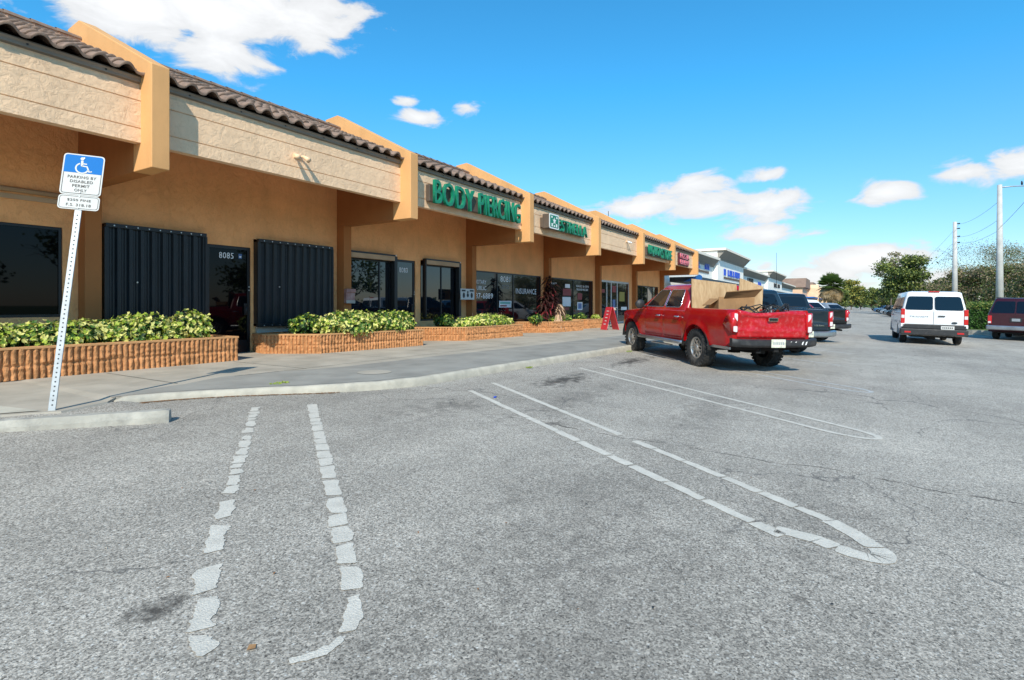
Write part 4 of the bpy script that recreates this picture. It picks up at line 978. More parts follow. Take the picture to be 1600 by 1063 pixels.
    for k in range(6):
        y=-.12+.042*k; mb.box(xr-.2245,xr-.2225,y,y+.026,.585,.64)
    mb.build('plate_characters',M['vinyl_dim'],pl)
    mb=MB(); mb.box(xr-.16,xr+.3,-.05,.05,.44,.52); mb.tube([(xr-.05,.28,.50),(xr-.05,.28,.42),(xr-.05,.36,.42)],.018,6); mb.build('tow_hitch',M['under'],t)
    mb=MB(); mb.box(xr+.2,xr+.5,-.60,-.45,.44,.56); mb.tube([(xr-.02,-.62,.47),(xr+.9,-.60,.50)],.035,8); mb.build('exhaust',M['under'],t)
th=math.atan2(.69,.72)
red,rside,rring=vehicle('pickup_truck','dusty red four-door pickup truck with dented tailgate, loaded with plywood','pickup truck',13.02,2.28,th,PK,'pickup trucks parked nose-in along the curb',1.03)
tailgate(red,PK,M['redgate'],M['plastic'],dent=True)
mb=MB()
for y in (-.25,-.36,-.52,-.60): mb.poly([(-1.406,y,.58),(-1.406,y-.02,.64),(-1.406,y-.055,.655),(-1.406,y-.03,.585)])
mb.build('bumper_scrape',M['whitepaint'],red,recalc=False)
for sy in (1,-1): # running boards
    mb=MB(); mb.smooth=True; mb.tube([(.52,sy*.80,.48),(.60,sy*.97,.47),(2.72,sy*.97,.47),(2.82,sy*.80,.50)],.045,8); mb.smooth=False; mb.box(1.0,1.9,sy*.97-.05,sy*.97+.06,.36,.385); mb.build('running_board',M['brushed'],red)
mb=MB(); mb.box(-1.17,-.3,.86,.90,.47,.52); mb.build('side_skirt',M['brushed'],red)
mb=MB(); mb.box(.56,.64,-.45,.45,1.735,1.80) if False else mb.box(.60,.66,-.12,.12,1.755,1.80); mb.build('high_brake_light',M['taillight'],red,bevel=.01)
NV=dict(PK); NV.update(paint='navy',knobs=False,trim='brushed',flare=.02)
OFF=Vector((4.45,-.25))
nav,_,_=vehicle('pickup_truck','dark slate pickup truck with chrome bumper, parked next beyond the red one','pickup truck',13.02+OFF.x,2.28+OFF.y,th,NV,'pickup trucks parked nose-in along the curb',1.03)
tailgate(nav,NV,M['navy'],M['brushed'],clear=True)
text('TUNDRA','badge',M['chrome'],.30,.62,.80,.84,-.0,nav,.006,.0).matrix_local=Matrix.Translation((-1.252,0,0))@Matrix.Rotation(rad(-90),4,'Z')
mb=MB(); mb.smooth=True; mb.tube([(2.95,.0+.72,1.18),(2.95,.70,1.65)],[.012,.006],6); mb.build('antenna',M['white'],nav)
BK=dict(PK); BK.update(paint='blackpaint',knobs=False,trim=None,flare=.015)
blk,_,_=vehicle('pickup_truck','black pickup truck with black rear bumper, third in the row of parked trucks','pickup truck',13.02+2.5*OFF.x,2.28+2.3*OFF.y,th,BK,'pickup trucks parked nose-in along the curb',1.03)
tailgate(blk,BK,M['blackpaint'],M['plastic'],clear=False)
SD=dict(hw=[(-.95,.72),(-.7,.86),(0,.89),(2.7,.89),(3.3,.84),(3.6,.68)],zb=.24,belt=[(-.95,.98),(-.3,1.02),(2.0,.98),(2.8,.90),(3.4,.78),(3.6,.62)],wb=2.7,wr=.33,arch=.39,flare=.012,prof=[(.2,.94),(.4,.99),(.6,1.0),(.8,.985),(.95,.95),(1.05,.92)],xr=-.95,xf=3.6,
  doors=[(.35,1.25),(1.27,2.2)],gh=dict(xb0=-.55,xt0=.15,xb1=2.45,xt1=1.55,zt=1.40,ht=.58),wins=[(.15,1.2,1.15,.45,.12,.85),(1.27,2.1,1.5,1.22,.12,.85)],rearwins=[(-.85,.85,.15,.85,.08)],ws=.2,track=.77,rimr=.20,paint='silverpaint',spokes=8)
def sedan(s,n,rz,paint,lab,grp=None,zt=None,cat='car'):
    S=dict(SD); S['paint']=paint
    if zt: S['gh']=dict(S['gh'],zt=zt)
    t,_,_=vehicle('parked_car',lab,cat,s,n,rz,S,grp)
    for sy in (1,-1):
        mb=MB(); mb.box(-.965,-.90,sy*.58-.11,sy*.58+.11,.72,.88); mb.build('tail_light',M['taillight'],t,bevel=.015)
    return t
sedan(30.2,2.3,th,'redpaint','red car roof showing just past the black pickup',zt=1.58)
sedan(34.4,2.0,th,'whitepaint','white car with its roof showing past the red car',zt=1.62)
sedan(52,1.4,th,'silverpaint','silver car jutting out beyond the black pickup, last of that row',zt=1.5)
sedan(27.0,2.6,th,'bluepaint','blue car mostly hidden behind the black pickup',zt=1.60)
cols=['blackpaint','navy','blackpaint','silverpaint','navy','blackpaint','bluepaint','blackpaint']
for i in range(8):
    s_=86+i*(3.6+i*.9)
    sedan(s_,-7.2-.02*i,rad(90),cols[i],['nearest dark car of the distant row, just left of the white van','second dark car in the distant row left of the white van','third car in the distant row left of the white van','pale silver car in the distant row left of the white van','fifth car in the distant row left of the white van','sixth dark car in the distant row left of the white van','dull blue car near the far end of the distant row','farthest dark car of the distant row'][i],'distant row of cars facing the aisle',zt=1.5)
# white passenger van
VN=dict(hw=[(-1.05,.97),(-.9,1.02),(3.6,1.02),(4.2,.93),(4.5,.78)],zb=.33,belt=[(-1.05,1.22),(3.0,1.22),(3.7,1.12),(4.3,.95),(4.5,.80)],wb=3.3,wr=.35,arch=.42,flare=.02,prof=[(.3,.96),(.5,.985),(.8,1.0),(1.1,1.0),(1.25,.99)],xr=-1.05,xf=4.5,
  doors=[(2.3,3.3)],gh=dict(xb0=-1.04,xt0=-.90,xb1=3.75,xt1=2.75,zt=1.98,ht=.84,zb=1.22),wins=[(-.8,.35,.35,-.72,.12,.78),(.45,1.6,1.6,.45,.12,.78),(1.7,2.35,2.35,1.7,.12,.78),(2.45,3.35,2.75,2.45,.12,.78)],rearwins=[(-.95,-.03,.13,.82,.09),(.03,.95,.13,.82,.09)],ws=.22,track=.86,rimr=.21,paint='whitepaint',spokes=8,rimmat='brushed')
van,vs,_=vehicle('passenger_van','white passenger van with two dark rear windows driving down the aisle','van',27.05,-2.55,rad(1.0),VN,scale=1.0)
xr=-1.05
mb=MB(); mb.box(xr-.07,xr+.35,-1.03,1.03,.36,.60); mb.box(xr-.03,xr+.10,-.99,.99,.601,.78); mb.build('bumper',M['plastic'],van,bevel=.03)
mb=MB(); mb.box(xr-.034,xr-.028,-.004,.004,.79,1.98); mb.build('door_seam',M['under'],van)
for sy in (1,-1):
    mb=MB(); mb.box(xr-.025,xr+.09,sy*.955-.065,sy*.955+.065,.80,1.36); l=mb.build('tail_light',M['taillight'],van,bevel=.02)
    mb=MB(); mb.box(xr-.032,xr-.024,sy*.955-.05,sy*.955+.05,1.0,1.12); mb.build('lens',M['taillight_clear'],l)
    mb=MB(); mb.box(xr-.03,xr+.05,sy*.96-.06,sy*.96+.06,.66,.79); mb.build('corner_cap',M['whitepaint'],van,bevel=.015)
    mb=MB(); mb.box(xr-.078,xr-.069,sy*.80-.10,sy*.80+.10,.44,.50); mb.build('reflector',M['taillight'],van)
mb=MB(); mb.box(xr-.045,xr-.02,-.34,-.13,1.08,1.12); mb.build('handle',M['plastic'],van,bevel=.01)
mb=MB(); mb.box(xr-.042,xr-.032,-.62,-.22,.60,.73); pl=mb.build('licence_plate',M['sign_white'],van,bevel=.004)
mb=MB(); 
for k in range(6): mb.box(xr-.046,xr-.0425,-.57+.055*k,-.54+.055*k,.64,.69)
mb.build('plate_characters',M['plastic'],pl)
mb=MB(); mb.box(-.93,-.84,-.17,.17,2.005,2.045); mb.build('high_brake_light',M['taillight'],van,bevel=.01)
o=text('TRANSIT','badge',M['brushed'],-.75,-.15,1.05,1.10,0,van,.006,.0); o.matrix_local=Matrix.Translation((xr-.03,0,0))@Matrix.Rotation(rad(-90),4,'Z')
mb=MB(); mb.poly([(xr-.03,-.62+.09*math.cos(a*PI/8),.86+.035*math.sin(a*PI/8)) for a in range(16)]); mb.build('oval_badge',M['navy'],van,recalc=False)
# maroon minivan
AV=dict(VN); AV.update(hw=[(-1.0,.90),(-.85,.96),(3.0,.96),(3.7,.86),(3.9,.75)],belt=[(-1.0,1.16),(2.4,1.16),(3.2,1.06),(3.7,.95),(3.9,.8)],xf=3.9,wb=2.85,xr=-1.0,zb=.36,doors=[(1.6,2.6)],
 gh=dict(xb0=-.98,xt0=-.72,xb1=3.1,xt1=2.1,zt=1.86,ht=.74,zb=1.16),wins=[(-.75,.5,.5,-.55,.12,.82),(.6,1.55,1.55,.6,.12,.82),(1.65,2.6,2.1,1.65,.12,.82)],rearwins=[(-.93,-.03,.10,.86,.07),(.03,.93,.10,.86,.07)],paint='maroonpaint',track=.78,wr=.35,arch=.42)
mar,_,_=vehicle('minivan','maroon minivan with silver rear bumper at the right edge of the lot','minivan',34.1,-6.55,rad(-19),AV,scale=1.02)
xr=-1.0
mb=MB(); mb.box(xr-.10,xr+.15,-.97,.97,.46,.66); mb.build('bumper',M['brushed'],mar,bevel=.04)
for sy in (1,-1):
    mb=MB(); mb.box(xr-.025,xr+.08,sy*.86-.07,sy*.86+.07,.74,1.10); l=mb.build('tail_light',M['taillight'],mar,bevel=.02)
    mb=MB(); mb.box(xr-.030,xr-.0255,sy*.86-.05,sy*.86+.05,.76,.84); mb.build('lens',M['taillight_clear'],l)
mb=MB(); mb.box(xr-.03,xr-.01,-.24,.16,.84,1.02); mb.build('licence_plate',M['plastic'],mar,bevel=.004)
mb=MB(); mb.box(xr-.032,xr-.031,-.18,.10,.87,.99); mb.build('plate_face',M['silverpaint'],mar)
mb=MB(); mb.box(xr-.006,xr-.002,-.004,.004,.70,1.9); mb.build('door_seam',M['under'],mar)
mb=MB(); mb.tube([(-.6,.70,1.93),(2.0,.70,1.95)],.02,6); mb.tube([(-.6,-.70,1.93),(2.0,-.70,1.95)],.02,6); mb.build('roof_rack',M['plastic'],mar)

# ---- cargo on the red truck (things resting in its bed)
bpy.context.view_layer.update()
def onbed(name,mb,m,lab,cat,x,y,z,rx=0,ry=0,rz=0,**k):
    o=mb.build(name,m,None,**k); lm=Matrix.Translation((x,y,z))@Matrix.Rotation(rz,4,'Z')@Matrix.Rotation(ry,4,'Y')@Matrix.Rotation(rx,4,'X')
    o.matrix_world=red.matrix_world@lm; tag(o,lab,cat); return o
def sheet(w_,h_,t_,nick=0):
    mb=MB(); mb.prism([(0,-w_/2,0),(0,w_/2,0),(0,w_/2-.0,h_),(0,-w_/2,h_-nick)],(t_,0,0)); return mb
onbed('plywood_sheet',sheet(1.12,1.10,.02,.10),M['plywood'],'large weathered plywood sheet standing against the cab of the red pickup','plywood sheet',.40,.22,.80,ry=rad(4))
onbed('plywood_sheet',sheet(.60,1.12,.02,.12),M['plywood'],'narrower tilted plywood sheet standing on the right side of the loaded truck bed','plywood sheet',.20,-.50,.80,rx=rad(6),ry=rad(6))
mb=MB(); mb.box(0,.012,-.42,.42,0,.70); mb.box(.40,.412,-.42,.42,0,.66); mb.box(.0125,.3995,-.42,-.408,0,.68); mb.box(.0125,.3995,.408,.42,0,.66); mb.box(.0125,.3995,-.40,.40,.02,.03); mb.prism([(.0,-.42,.71),(.0,.30,.66),(-.16,.34,.80),(-.14,-.50,.88)],(0.0,0,.014)); mb.prism([(.02,.422,.64),(.38,.422,.64),(.36,.60,.50),(.04,.60,.52)],(0,.0,.012)); mb.box(-.004,-.001,-.03,.03,.05,.6); 
onbed('cardboard_box',mb,M['cardboard'],'open brown cardboard box with a raised flap in the truck bed','cardboard box',-.10,.03,.80,rz=rad(-3))
mb=MB(); mb.smooth=True; rr=random.Random(5)
def coil(mb,cx,cy,cz,ra,turns,seed):
    r=random.Random(seed); pts=[]
    for i in range(turns*14):
        a=i*2*PI/14; q=ra*(1+r.uniform(-.12,.12)); pts.append((cx+q*math.cos(a)*.8,cy+q*math.sin(a),cz+r.uniform(-.02,.05)+.12*math.sin(a*1.3+seed)))
    mb.tube(pts,.011,5)
coil(mb,-.80,-.35,1.20,.22,4,1); coil(mb,-.85,.15,1.19,.26,4,2); coil(mb,-.75,-.55,1.22,.15,3,4)
onbed('cable_coil',mb,M['wire'],'tangle of black cables lying on the load behind the box','cable',0,0,0)
mb=MB()
for i in range(4): mb.box(-.02+i*.05,.015+i*.05,-.02+(i%2)*.06,.02+(i%2)*.06,0,.30-.03*i)
onbed('pipe_bundle',mb,M['plastic_grey'],'small bundle of grey plastic offcuts beside the cardboard box','pipes',-.62,-.42,1.02)
mb=MB(); mb.smooth=True; mb.tube([(0,.28*math.cos(a*PI/10),.28*math.sin(a*PI/10)) for a in range(0,11)],.012,6)
onbed('hose_loop',mb,M['wire'],'black hose loop arching in front of the cardboard box','hose',-.50,.10,1.02)
mb=MB(); 
for i in range(7): mb.box(rr.uniform(-.3,.3),rr.uniform(-.3,.3)+.35,rr.uniform(-.6,.4),rr.uniform(.41,.6),0+.04*i,.03+.04*i,Matrix.Rotation(rr.uniform(-.3,.3),4,'Z'))
onbed('scrap_boards',mb,M['plastic'],'dark scrap boards piled under the cables in the truck bed','scrap',-.6,0,.80)
#PART4

# ------------------------------------------------------------ leaning disabled-parking sign
bx,by=2.38,7.47
topv=Vector((2.80-bx,7.77-by,3.06-.11)); L_=topv.length; zax=topv.normalized()
vd=Vector((bx,by,0)).normalized()  # viewing direction
xax=Vector((.80,-.64,-.10)); xax=(xax-zax*xax.dot(zax)).normalized(); yax=zax.cross(xax)   # yax points away from the lot
sg=empty('disabled_parking_sign',(bx,by,.10),0,'leaning blue and white disabled parking sign on a punched steel post','sign')
sg.matrix_world=Matrix((( xax.x,yax.x,zax.x,bx),(xax.y,yax.y,zax.y,by),(xax.z,yax.z,zax.z,.10),(0,0,0,1)))
mb=MB(); w2=.034; n=int(L_/.0254/1.0)
mb.prism([(-w2,0,-.05),(-w2,.012,-.05),(-.018,.030,-.05),(.018,.030,-.05),(w2,.012,-.05),(w2,0,-.05),(w2-.004,0,-.05),(.016,.026-.004,-.05),(.014,.001,-.05),(-.014,.001,-.05),(-.016,.026-.004,-.05),(-w2+.004,0,-.05)][:0] or [(-w2,-.004,-.05),(w2,-.004,-.05),(w2,.012,-.05),(.018,.028,-.05),(-.018,.028,-.05),(-w2,.012,-.05)],(0,0,L_-.02))
post=mb.build('post',M['galv'],sg,bevel=.003)
mb=MB()
for i in range(int((L_-.75)/.0508*1.0)):
    z=.06+i*.0508; mb.poly([(.0085*math.cos(a*PI/4),-.0052,z+.0085*math.sin(a*PI/4)) for a in range(8)])
h_=mb.build('punched_holes',M['hole'],post,recalc=False); h_['kind']='stuff'
def plate(zc,w_,h,name,y=-.012):
    mb=MB(); c_=[(-w_/2,y,zc-h/2),(w_/2,y,zc-h/2),(w_/2,y,zc+h/2),(-w_/2,y,zc+h/2)]
    mb.prism(roundpoly(c_,.045,6),(0,.005,0)); return mb.build(name,M['sign_white'],sg)
W_,H_=.405,.505; zt_=L_; zc=zt_-H_/2
p=plate(zc,W_,H_,'sign_plate')
def rr(x0,x1,z0,z1,y,r): return roundpoly([(x0,y,z0),(x1,y,z0),(x1,y,z1),(x0,y,z1)],r,6)
mb=MB(); out=rr(-W_/2+.014,W_/2-.014,zc-H_/2+.014,zc+.035,-.0136,.03); inn=rr(-W_/2+.021,W_/2-.021,zc-H_/2+.021,zc+.035,-.0136,.026)
a_=[mb.vert(q) for q in out]; b_=[mb.vert(q) for q in inn]
for i in range(len(a_)): mb.face((a_[i],a_[(i+1)%len(a_)],b_[(i+1)%len(b_)],b_[i]))
mb.build('border_line',M['black_letter'],p,recalc=False)
mb=MB(); mb.poly([(-W_/2+.014,-.0145,zc+.020),(W_/2-.014,-.0145,zc+.020)]+rr(-W_/2+.014,W_/2-.014,zc-.1,zc+H_/2-.014,-.0145,.032)[14:28]); mb.build('blue_field',M['sign_blue'],p,recalc=False)
# wheelchair symbol
mb=MB(); cz=zc+.105; y=-.0165
def strip(pts,w_):
    pts=[Vector(q) for q in pts]; L1=[];R1=[]
    for i,q in enumerate(pts):
        d=(pts[min(i+1,len(pts)-1)]-pts[max(i-1,0)]).normalized(); nn=Vector((-d.y,d.x)); L1.append((q.x+nn.x*w_/2,y,q.y+nn.y*w_/2)); R1.append((q.x-nn.x*w_/2,y,q.y-nn.y*w_/2))
    mb.grid([L1,R1])
strip([(-.010+.062*math.cos(rad(a)),cz-.025+.062*math.sin(rad(a))) for a in range(115,346,10)],.016)
strip([(-.018,cz+.070),(-.014,cz+.0)],.024); strip([(-.016,cz+.002),(.035,cz+.000),(.062,cz-.065),(.088,cz-.056)],.016); strip([(-.014,cz+.032),(.032,cz+.030)],.014)
mb.poly([(-.019+.019*math.cos(a*PI/8),y,cz+.093+.019*math.sin(a*PI/8)) for a in range(16)]); mb.build('wheelchair_symbol',M['sign_white'],p,recalc=False)
for i,(s_,wd) in enumerate((('PARKING BY',.28),('DISABLED',.225),('PERMIT',.17),('ONLY',.12))):
    z0=zc-.050-.054*i; text(s_,'lettering',M['black_letter'],-wd/2,wd/2,z0,z0+.034,-.0155,p,.002,.008)
W3,H3=.405,.175; zc3=zc-H_/2-H3/2-.004
p=plate(zc3,W3,H3,'fine_plate')
mb=MB(); out=rr(-W3/2+.012,W3/2-.012,zc3-H3/2+.012,zc3+H3/2-.012,-.0136,.035); inn=rr(-W3/2+.017,W3/2-.017,zc3-H3/2+.017,zc3+H3/2-.017,-.0136,.031)
a_=[mb.vert(q) for q in out]; b_=[mb.vert(q) for q in inn]
for i in range(len(a_)): mb.face((a_[i],a_[(i+1)%len(a_)],b_[(i+1)%len(b_)],b_[i]))
mb.build('border_line',M['black_letter'],p,recalc=False)
text('$250 FINE','lettering',M['black_letter'],-.115,.115,zc3+.010,zc3+.042,-.0155,p,.002,.006); text('F.S. 318.18','lettering',M['black_letter'],-.12,.12,zc3-.048,zc3-.016,-.0155,p,.002,.005)
mb=MB()
for z in (zc-H_/2+.035,zc3+H3/2-.012,zc3-H3/2+.02,zc+H_/2-.045): mb.tube([(0,-.013,z),(0,-.021,z)],.0085,8)
mb.build('bolt',M['galv'],sg)

# ------------------------------------------------------------ plants
def leafcloud(mb,center,rad_,n,size,r,mats,shape=.5,up=.35,narrow=.38,shell=.55,whorl=0):
    cx,cy,cz=center; a,b,c_=rad_
    for _ in range(n):
        while True:
            v=Vector((r.uniform(-1,1),r.uniform(-1,1),r.uniform(-1,1)))
            l=v.length
            if shell<l<1: break
        bump_=1+.30*noise.noise(v*1.7+Vector((cx,cy,cz)))+.16*noise.noise(v*5+Vector((cx,cy,cz)))
        p=Vector((cx+v.x*a*bump_,cy+v.y*b*bump_,cz+v.z*c_*bump_))
        depth=l; t=r.random()
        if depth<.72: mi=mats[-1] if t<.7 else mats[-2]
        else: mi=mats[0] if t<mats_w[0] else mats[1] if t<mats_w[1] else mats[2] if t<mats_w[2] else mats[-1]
        mb.cur=mi
        base=(Vector((v.x,v.y,v.z*.7)).normalized()*(1-up)+Vector((0,0,1))*up+Vector((r.gauss(0,.5),r.gauss(0,.5),r.gauss(0,.35)))).normalized()
        k=whorl or 1; ax=base; q=ax.orthogonal().normalized(); q2=ax.cross(q)
        for j in range(k):
            an=2*PI*j/k+r.uniform(-.4,.4)
            if whorl:
                d=(ax*.35+(q*math.cos(an)+q2*math.sin(an))).normalized()
            else: d=(base+Vector((r.gauss(0,.5),r.gauss(0,.5),r.gauss(0,.4)))).normalized()
            sd=d.cross(ax if abs(d.dot(ax))<.95 else q).normalized(); s_=size*r.uniform(.6,1.25); w_=s_*narrow
            nn=sd.cross(d); 
            mb.poly([p,p+d*s_*.45+sd*w_-nn*w_*.2,p+d*s_-nn*s_*.12,p+d*s_*.45-sd*w_-nn*w_*.2])
mats_w=(.3,.6,.9)
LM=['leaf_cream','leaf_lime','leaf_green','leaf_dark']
def shrub(s,n,z,rad_,cnt,lab,seed,size=.046,w=(.42,.70,.93),cat='shrub',grp='variegated shrubs in the block planters',mats=LM,name='variegated_shrub',stems=True,lobes=None,whorl=5):
    global mats_w
    mats_w=w; r=random.Random(seed); t=empty(name,(s,n,z),0,lab,cat,grp); mb=MB()
    lobes=lobes or [(0,0,0,1)]
    for (dx,dy,dz,f) in lobes:
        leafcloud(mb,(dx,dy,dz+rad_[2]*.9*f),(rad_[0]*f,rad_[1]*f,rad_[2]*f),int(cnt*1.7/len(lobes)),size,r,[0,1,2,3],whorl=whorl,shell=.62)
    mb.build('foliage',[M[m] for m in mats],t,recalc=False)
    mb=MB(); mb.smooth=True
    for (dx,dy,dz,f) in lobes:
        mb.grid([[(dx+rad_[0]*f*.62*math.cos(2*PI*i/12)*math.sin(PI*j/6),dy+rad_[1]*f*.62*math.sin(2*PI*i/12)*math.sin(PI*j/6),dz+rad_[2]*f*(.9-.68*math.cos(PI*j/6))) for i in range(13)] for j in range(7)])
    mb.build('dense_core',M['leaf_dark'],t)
    if stems:
        mb=MB(); 
        for _ in range(14):
            a=r.uniform(0,2*PI); q=r.uniform(.1,.7); mb.tube([(q*.5*rad_[0]*math.cos(a),q*.5*rad_[1]*math.sin(a),0),(q*rad_[0]*math.cos(a),q*rad_[1]*math.sin(a),rad_[2]*.9),(q*1.1*rad_[0]*math.cos(a),q*1.1*rad_[1]*math.sin(a),rad_[2]*1.5)],[.012,.008,.004],5)
        mb.build('stems',M['bark'],t)
    return t
pz=.50
shrub(2.35,11.15,pz,(.80,.42,.30),1300,'yellow-green shrub at the left edge of the longest planter, left of the sign post',1,lobes=[(-.3,0,0,1),(.4,0,-.02,.9),(.1,-.12,.02,.8)])
shrub(3.65,11.2,pz,(.60,.42,.29),1100,'yellow-green shrub directly right of the sign post in the longest planter',2,lobes=[(-.25,0,0,.9),(.25,0,.0,.95),(0,-.1,.04,.8)])
shrub(4.72,11.22,pz,(.58,.42,.33),1100,'rounded yellow-green shrub under the left corrugated shutter, third in the longest planter',3,lobes=[(-.2,0,0,.85),(.18,0,0,1),(.0,-.1,0,.8)])
shrub(5.72,11.15,pz,(.42,.38,.36),1000,'dense yellow-green ball shrub nearest the bare end of the longest planter',4,lobes=[(0,0,0,1),(-.30,.0,-.03,.65),(.12,-.05,.02,.8)])
shrub(8.75,11.55,pz-.02,(.42,.34,.30),420,'sparse dark green shrub at the angled left end of the planter beside door 8085',5,w=(.06,.25,.7))
shrub(9.55,10.92,pz-.02,(.78,.50,.37),2000,'large pale cream shrub spilling over the planter under the mailbox',6,w=(.42,.64,.93),lobes=[(-.25,0,0,.9),(.25,0,0,.92),(0,-.12,-.06,.9)])
shrub(10.95,10.85,pz-.02,(.74,.48,.36),1900,'large deep green shrub with cream flecks beside the pale one below the mailbox',7,w=(.22,.45,.92),lobes=[(-.28,0,0,.9),(.25,0,0,.9),(0,-.1,-.05,.9)])
shrub(14.15,11.5,pz-.02,(.36,.36,.26),450,'small dark green shrub in the shaded end of the notary planter',8,w=(.05,.2,.7))
shrub(15.65,10.85,pz-.04,(1.55,.50,.36),3400,'long low clipped yellow-green shrub in front of the notary window',9,w=(.36,.66,.94),lobes=[(-.75,0,0,.62),(-.3,-.05,0,.66),(.2,-.05,.0,.66),(.72,0,0,.6),(0,0,.0,.75)])
shrub(19.55,11.1,pz,(.30,.28,.20),300,'small dark shrub at the left of the dried red plant',10,w=(.05,.25,.7))
shrub(20.9,10.95,pz-.04,(.34,.3,.22),420,'small bright lime shrub at the foot of the dried red plant',11,w=(.15,.75,.95))
shrub(22.0,10.95,pz-.04,(.34,.3,.19),420,'leafy green shrub near the right end of the dried plant planter',12,w=(.05,.45,.95))
shrub(24.3,11.3,pz,(.34,.3,.20),300,'small dark shrub in the smallest planter',13,w=(.02,.15,.6))
shrub(25.5,11.0,pz-.04,(.22,.22,.18),260,'tiny lime green shrub in the smallest planter, behind the red board',14,w=(.2,.85,.97))
# dried red cordyline
t=empty('dried_red_plant',(20.7,11.05,.5),0,'tall dried dark red plant with drooping brown leaves in a block planter','plant')
r=random.Random(21)
def blades(mb,org,n,ln,wd,mi,elev,r,droop=.6):
    for _ in range(n):
        a=r.uniform(0,2*PI); e=r.uniform(*elev); l=ln*r.uniform(.6,1.15); d=Vector((math.cos(a)*math.cos(e),math.sin(a)*math.cos(e),math.sin(e))); sd=Vector((-math.sin(a),math.cos(a),0)); mb.cur=mi if not isinstance(mi,tuple) else r.choice(mi)
        p=Vector(org); A=[];B=[]
        for k in range(5):
            u=k/4; w_=wd*math.sin(PI*(.12+.86*u))*.5; q=p+d*l*u+Vector((0,0,-droop*l*u*u)); A.append(q+sd*w_); B.append(q-sd*w_)
        mb.grid([A,B])
mb=MB()
for (x,y,h) in ((-.15,0,1.9),(.2,.05,1.5),(-.35,.1,1.2),(.0,-.1,1.1)):
    for k in range(9):
        z=h*(.35+.65*k/8); blades(mb,(x+z*.08,y,z),15,.55,.075,0 if k%3 else (0,0,0,1),(-.2,1.3),r,.7)
mb.build('dark_leaves',[M['red_leaf'],M['red_bright']],t,recalc=False)
mb=MB(); 
for k in range(7): blades(mb,(.1+.03*k,-.30,.10+.12*k),16,.42,.09,0,(-.8,.5),r,1.0)
mb.build('dry_leaves',M['dry_leaf'],t,recalc=False)
mb=MB(); blades(mb,(-.95,.0,.25),26,.65,.07,0,(.15,1.0),r,.4); mb.build('red_leaves',M['red_bright'],t,recalc=False)
mb=MB()
for (x,y,h) in ((-.15,0,1.9),(.2,.05,1.5),(-.35,.1,1.2)): mb.tube([(x,y,-.02),(x+h*.08,y,h)],[.03,.015],6)
mb.build('stem',M['bark'],t)
# weeds and litter at the kerb
for i,(s,n,z,sc_,m,lab) in enumerate([(4.9,7.05,.125,.10,'weed','green weed growing in the walk behind the curb, between the sign and the dark infill'),(3.62,7.5,.02,.08,'weed','small weed in the curb break nearest the sign'),(3.95,7.05,.0,.07,'weed','low yellow weed on the asphalt at the foot of the curb near its broken end'),(9.45,5.52,.0,.06,'weed','weed at the foot of the curb halfway to the red truck'),(14.2,5.15,.0,.07,'weed','weed at the foot of the curb by the red truck front wheel')]):
    mb=MB(); rr_=random.Random(i); 
    for _ in range(90):
        a=rr_.uniform(0,2*PI); q=sc_*1.5*rr_.random()**.6; p=Vector((q*math.cos(a),q*math.sin(a)*.6,0)); d=Vector((rr_.gauss(0,.6),rr_.gauss(0,.6),.5)).normalized(); sd=d.orthogonal().normalized(); l=.03*rr_.uniform(.6,1.4)
        mb.poly([p,p+d*l*.5+sd*l*.25,p+d*l,p+d*l*.5-sd*l*.25])
    o=mb.build('weed',M[m],None,recalc=False); o.location=(s,n,z); tag(o,lab,'weed','weeds along the curb')
mb=MB(); rr_=random.Random(77)
for _ in range(1300):
    u=rr_.random(); i=int(u*14); a,b=cp[i%len(cp)],cp[(i+1)%len(cp)]; f=rr_.random(); s=a[0]+(b[0]-a[0])*f; n_=a[1]+(b[1]-a[1])*f-abs(rr_.gauss(0,.035))-.01
    q=rr_.uniform(.006,.02); an=rr_.uniform(0,PI); z=gz(n_)+.006; c_,s2=math.cos(an)*q,math.sin(an)*q
    mb.poly([(s-c_,n_-s2,z),(s+s2*.4,n_-c_*.4,z+.003),(s+c_,n_+s2,z+.002),(s-s2*.4,n_+c_*.4,z+.006)])
for _ in range(500):
    s=rr_.uniform(1.6,3.3); n_=7.86-.15*(s-2)+rr_.gauss(0,.06)-.15*(s>2.3)*(s-2.3); q=rr_.uniform(.006,.016); z=.1 if n_>8.0 else gz(n_)+.008
    mb.poly([(s-q,n_,z),(s,n_-q*.5,z),(s+q,n_,z),(s,n_+q*.6,z+.004)])
for _ in range(420):
    s=rr_.uniform(.8,22)*rr_.random()**.3; n_=rr_.uniform(-4,6.0); q=rr_.uniform(.004,.013); an=rr_.uniform(0,PI); z=gz(n_)+.007; c_,s2=math.cos(an)*q,math.sin(an)*q
    mb.cur=rr_.choice((0,1,1,2)); mb.poly([(s-c_,n_-s2,z-.002),(s+s2*.5,n_-c_*.5,z+.003),(s+c_,n_+s2,z),(s-s2*.5,n_+c_*.5,z+.004)])
mb.cur=0
o=mb.build('leaf_litter',[M['leaflitter'],M['plastic'],M['curb']],None,recalc=False); o['kind']='stuff'
mb=MB(); mb.poly([(1.27,2.04,gz(2.04)+.005),(1.295,2.02,gz(2.02)+.008),(1.315,2.045,gz(2.05)+.005),(1.29,2.055,gz(2.07)+.012)]); o=mb.build('dead_leaf',M['cardboard'],None,recalc=False); tag(o,'single brown dead leaf lying inside the nearest worn hairpin line','leaf')
mb=MB(); mb.tube([(6.35,4.28,gz(4.28)+.012),(6.39,4.27,gz(4.28)+.012)],.012,8); o=mb.build('bottle_cap',M['blue_letter'],None); tag(o,'tiny blue bottle cap lying on the asphalt','bottle cap')

